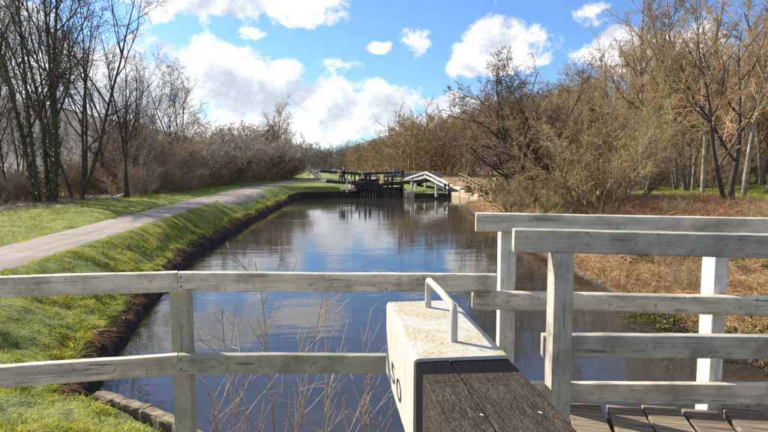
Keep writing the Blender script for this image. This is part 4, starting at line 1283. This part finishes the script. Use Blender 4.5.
far_wood('distant_wood', sp, hs, simple('distant dark twigs', (0.10, 0.09, 0.072), (0.17, 0.148, 0.112), .03, .9, 3, world=True), 'dark distant wood closing the valley beyond the lock', 2, 11, 6, 3, .07)
sp, hs = [], []
while len(sp) < 380:                       # left valley side seen through the trees
    d = r5.uniform(300, 720); px = r5.uniform(-80, 250)
    p = PD(px, 166, d)
    z = zl(p[0], p[1]); sp.append((p[0], p[1], z - .2)); hs.append(r5.uniform(8, 14))
far_wood('valley_wood', sp, hs, simple('valley dark twigs', (0.10, 0.085, 0.06), (0.17, 0.14, 0.095), .03, .9, 3, world=True), 'grey wooded valley side seen through the left trees', 3, 10, 5, 3, .08)

# pale fallen logs beside the path
for i, (a, b, rad, lab) in enumerate(((G(112, 199, 1.25), G(126.5, 193.5, 1.42), .09, 'long pale fallen log lying beside the left path'), (G(128, 192.8, 1.35), G(132.5, 191.5, 1.42), .07, 'short pale log beyond the long fallen log'))):
    a = np.array(a); b = np.array(b)
    t_ = np.linspace(0, 1, 7)[:, None]
    pts = a + (b - a) * t_ + np.random.default_rng(i).normal(0, .012, (7, 3))
    vv, ff = tubes(pts[None], np.linspace(rad, rad * .75, 7)[None], 9)
    fcs = [tuple(q) for q in ff] + [tuple(range(9))[::-1], tuple(range(54, 63))]
    tag(link('fallen_log', new_mesh('fallen_log', vv, fcs), M_LOG, smooth=True), lab, 'log')

# ------------------------------------------------------------------ grass, dead grass and bracken
def blades(name, xy, hmin, hmax, w, m_, label, seed, lean=.5, bias=None, flop=0.0, tri=True):
    r = np.random.default_rng(seed)
    x, y = xy[:, 0], xy[:, 1]
    z = land(x, y)
    n = len(x)
    hsc = np.clip(.85 + .45 * wob(x, y, 0.55, 0) + .35 * wob(x, y, 1.6, 1), .5, 1.7)
    h = r.uniform(hmin, hmax, n) * hsc
    base = np.column_stack([x, y, z - .02])
    cx = wob(x, y, 0.9, 1); cy = wob(x, y, 1.1, 2)
    dirv_ = np.column_stack([cx * .6 + r.normal(0, lean, n), cy * .6 + r.normal(0, lean, n), np.ones(n) * (1 - flop)])
    if bias is not None:
        dirv_ = dirv_ * .55 + np.array(bias)
    dirv_ = norm(dirv_)
    sd = norm(np.cross(dirv_, r.normal(0, 1, (n, 3)))) * w * r.uniform(.6, 1.4, (n, 1))
    mid = base + dirv_ * (h * .55)[:, None]
    tip = base + (dirv_ + np.column_stack([r.normal(0, .35, n), r.normal(0, .35, n), -np.abs(r.normal(0, .22, n))])) * h[:, None]
    if tri:                                  # short turf: one tapering face per blade
        v = np.stack([base - sd, base + sd, tip], 1).reshape(-1, 3)
        f = np.arange(n * 3).reshape(n, 3)
    else:                                    # long bent stems
        v = np.stack([base, mid + sd * .9, tip, mid - sd * .9], 1).reshape(-1, 3)
        f = np.arange(n * 4).reshape(n, 4)
    o = link(name, new_mesh(name, v, f), m_)
    return tag(o, label, kind='stuff')
r6 = np.random.default_rng(99)
def scatter(n, ymin, ymax, fx0, fx1, p=1.6):
    t = r6.random(n)
    y = ymin + (ymax - ymin) * t ** p
    a, b = fx0(y), fx1(y)
    return np.column_stack([a + (b - a) * r6.random(n), y])
strip = np.concatenate([scatter(12000, 3.4, 34, lambda y: pr(y) - .05, lambda y: pr(y) + .12, 1.4), scatter(12000, 8, 40, lambda y: pl(y) - .14, lambda y: pl(y) + .06, 1.4), scatter(140000, 3.4, 22, lambda y: pr(y) + .08, lambda y: fl(y) - .30, 1.75), scatter(36000, 20, 50, lambda y: pr(y) + .1 + 0.85 * sst((y - 27) / 5) * (1 - sst((y - 40) / 6)), lambda y: fl(y) - .32, 1.2)])
blades('grass_bank', strip, .028, .085, .0072, M_GRASS, 'short tussocky green grass on the bank between path and water', 1, .55)
tuft = scatter(60000, 3.6, 30, lambda y: pr(y) + .1, lambda y: fl(y) - .30, 1.5)
tuft = tuft[(wob(tuft[:, 0], tuft[:, 1], .7, 2) + .5 * wob(tuft[:, 0], tuft[:, 1], .28, 0) > .75)]
blades('grass_tufts', tuft, .07, .17, .0045, M_GRASS, 'longer grass tufts scattered over the canal bank', 21, .7, tri=False)
dead = scatter(5000, 3.6, 24, lambda y: pr(y) - .5, lambda y: fl(y) - .3, 1.5)
blades('dead_leaves', dead, .02, .05, .012, M_STRAWR, 'small brown dead leaves lying in the bank grass', 22, 2.5, flop=.6)
verge = scatter(70000, 9, 46, lambda y: pl(y) - 4.4, lambda y: pl(y) - .06, 1.3)
blades('grass_verge', verge, .04, .13, .008, M_GRASS, 'bright green grass verge left of the towpath', 2, .5)
hang = scatter(22000, 5.6, 46, lambda y: fl(y) - .46, lambda y: fl(y) - .29, 1.3)
blades('bank_edge_grass', hang, .06, .20, .005, M_GRASS, 'grass tufts overhanging the eroded canal edge', 3, .8, bias=(.55, 0, -.15), tri=False)
roots = scatter(5000, 5.6, 46, lambda y: fl(y) - .34, lambda y: fl(y) - .12, 1.3)
blades('bank_roots', roots, .08, .26, .004, M_STRAWR, 'brown roots and dead stems trailing down the eroded bank', 13, .7, bias=(.45, 0, -.75), tri=False)
bank = np.concatenate([scatter(110000, 5, 30, lambda y: fr_(y) + .12, lambda y: fr_(y) + 5.5, 1.15), scatter(22000, 5, 40, lambda y: fr_(y) - .05, lambda y: fr_(y) + .5, 1.15)])
blades('dead_grass', bank, .12, .42, .006, M_STRAW, 'matted straw coloured dead grass on the right bank', 4, .9, flop=.35, tri=False)
brk = scatter(80000, 7, 27, lambda y: fr_(y) + 4.0, lambda y: fr_(y) + 11.5 + 0 * y, 1.1)
blades('bracken', brk, .25, .75, .009, M_STRAWR, 'reddish brown dead bracken behind the bridge rails', 5, .8, flop=.25, tri=False)
clr = scatter(64000, 23, 50, lambda y: fr_(y) + 9, lambda y: fr_(y) + 26, 1.1)
clr = clr[(wob(clr[:, 0], clr[:, 1], 7, 0) > -.6)]
blades('clearing_grass', clr, .06, .2, .014, M_GRASS, 'green grass in the clearing under the right wood', 6, .5)
dl_ = scatter(26000, 46, 66, lambda y: fr_(y) + .2, lambda y: fr_(y) + 24, 1.0)
dl_ = np.concatenate([dl_, scatter(30000, 32, 72, lambda y: fr_(y) + .4, lambda y: fr_(y) + 7, 1.0)])
blades('wood_edge_litter', dl_, .12, .4, .014, M_STRAW, 'pale dead grass along the edge of the right wood', 7, .8, flop=.3)
li = scatter(26000, 14, 46, lambda y: pl(y) - 12, lambda y: pl(y) - 4.0, 1.2)
blades('thicket_litter', li, .12, .45, .010, simple('thicket stems', (0.14, 0.10, 0.06), (0.26, 0.2, 0.13), 1, .9), 'dead stems and litter on the thicket floor at the left', 8, .8, flop=.2)

# ------------------------------------------------------------------ bare shrub behind the near fence
def shrub(px_list, dep, zb, label, seed):
    r = np.random.default_rng(seed)
    c = PD(np.mean([a for a, _ in px_list]), 400, dep)
    t = thing('bare_shrub', label, 'shrub', (c[0], c[1], zb))
    for (xp, yt), k in zip(px_list, range(99)):
        top = PD(xp, yt, dep + r.uniform(-.15, .25))
        bx = c[0] + (top[0] - c[0]) * .55 + r.normal(0, .05)
        st = np.array([[bx, c[1] + r.normal(0, .1), zb]])
        d = top - st[0]; L = np.array([np.linalg.norm(d)])
        p, rd_ = grow(r, st, d[None] / L, L, np.array([.011]), np.array([.0034]), 9, .035, .0)
        q = sprout(r, p, rd_, L, 8, .2, .95, 38, 8, .36, 5, .07, .03, .6, .0040)
        q2 = sprout(r, *q, 2, .3, .95, 36, 9, .45, 4, .08, .02, .6, .0030)
        link('stem', new_mesh('stem', *cat_mesh([tubes(p, rd_, 6), tubes(q[0], q[1], 5), tubes(q2[0], q2[1], 4)])), M_TWIG_P if k % 4 else M_TWIG_S, t, smooth=True)
    return t
shrub([(277, 262), (320, 276), (225, 308), (196, 330), (345, 306), (300, 334), (245, 340), (212, 372)], 4.5, -0.15, 'bare twiggy shrub rising from the water behind the white fence', 1)
shrub([(386, 332), (362, 356), (345, 376), (378, 388)], 4.7, -0.15, 'smaller bare shrub between the twiggy shrub and the beam', 2)
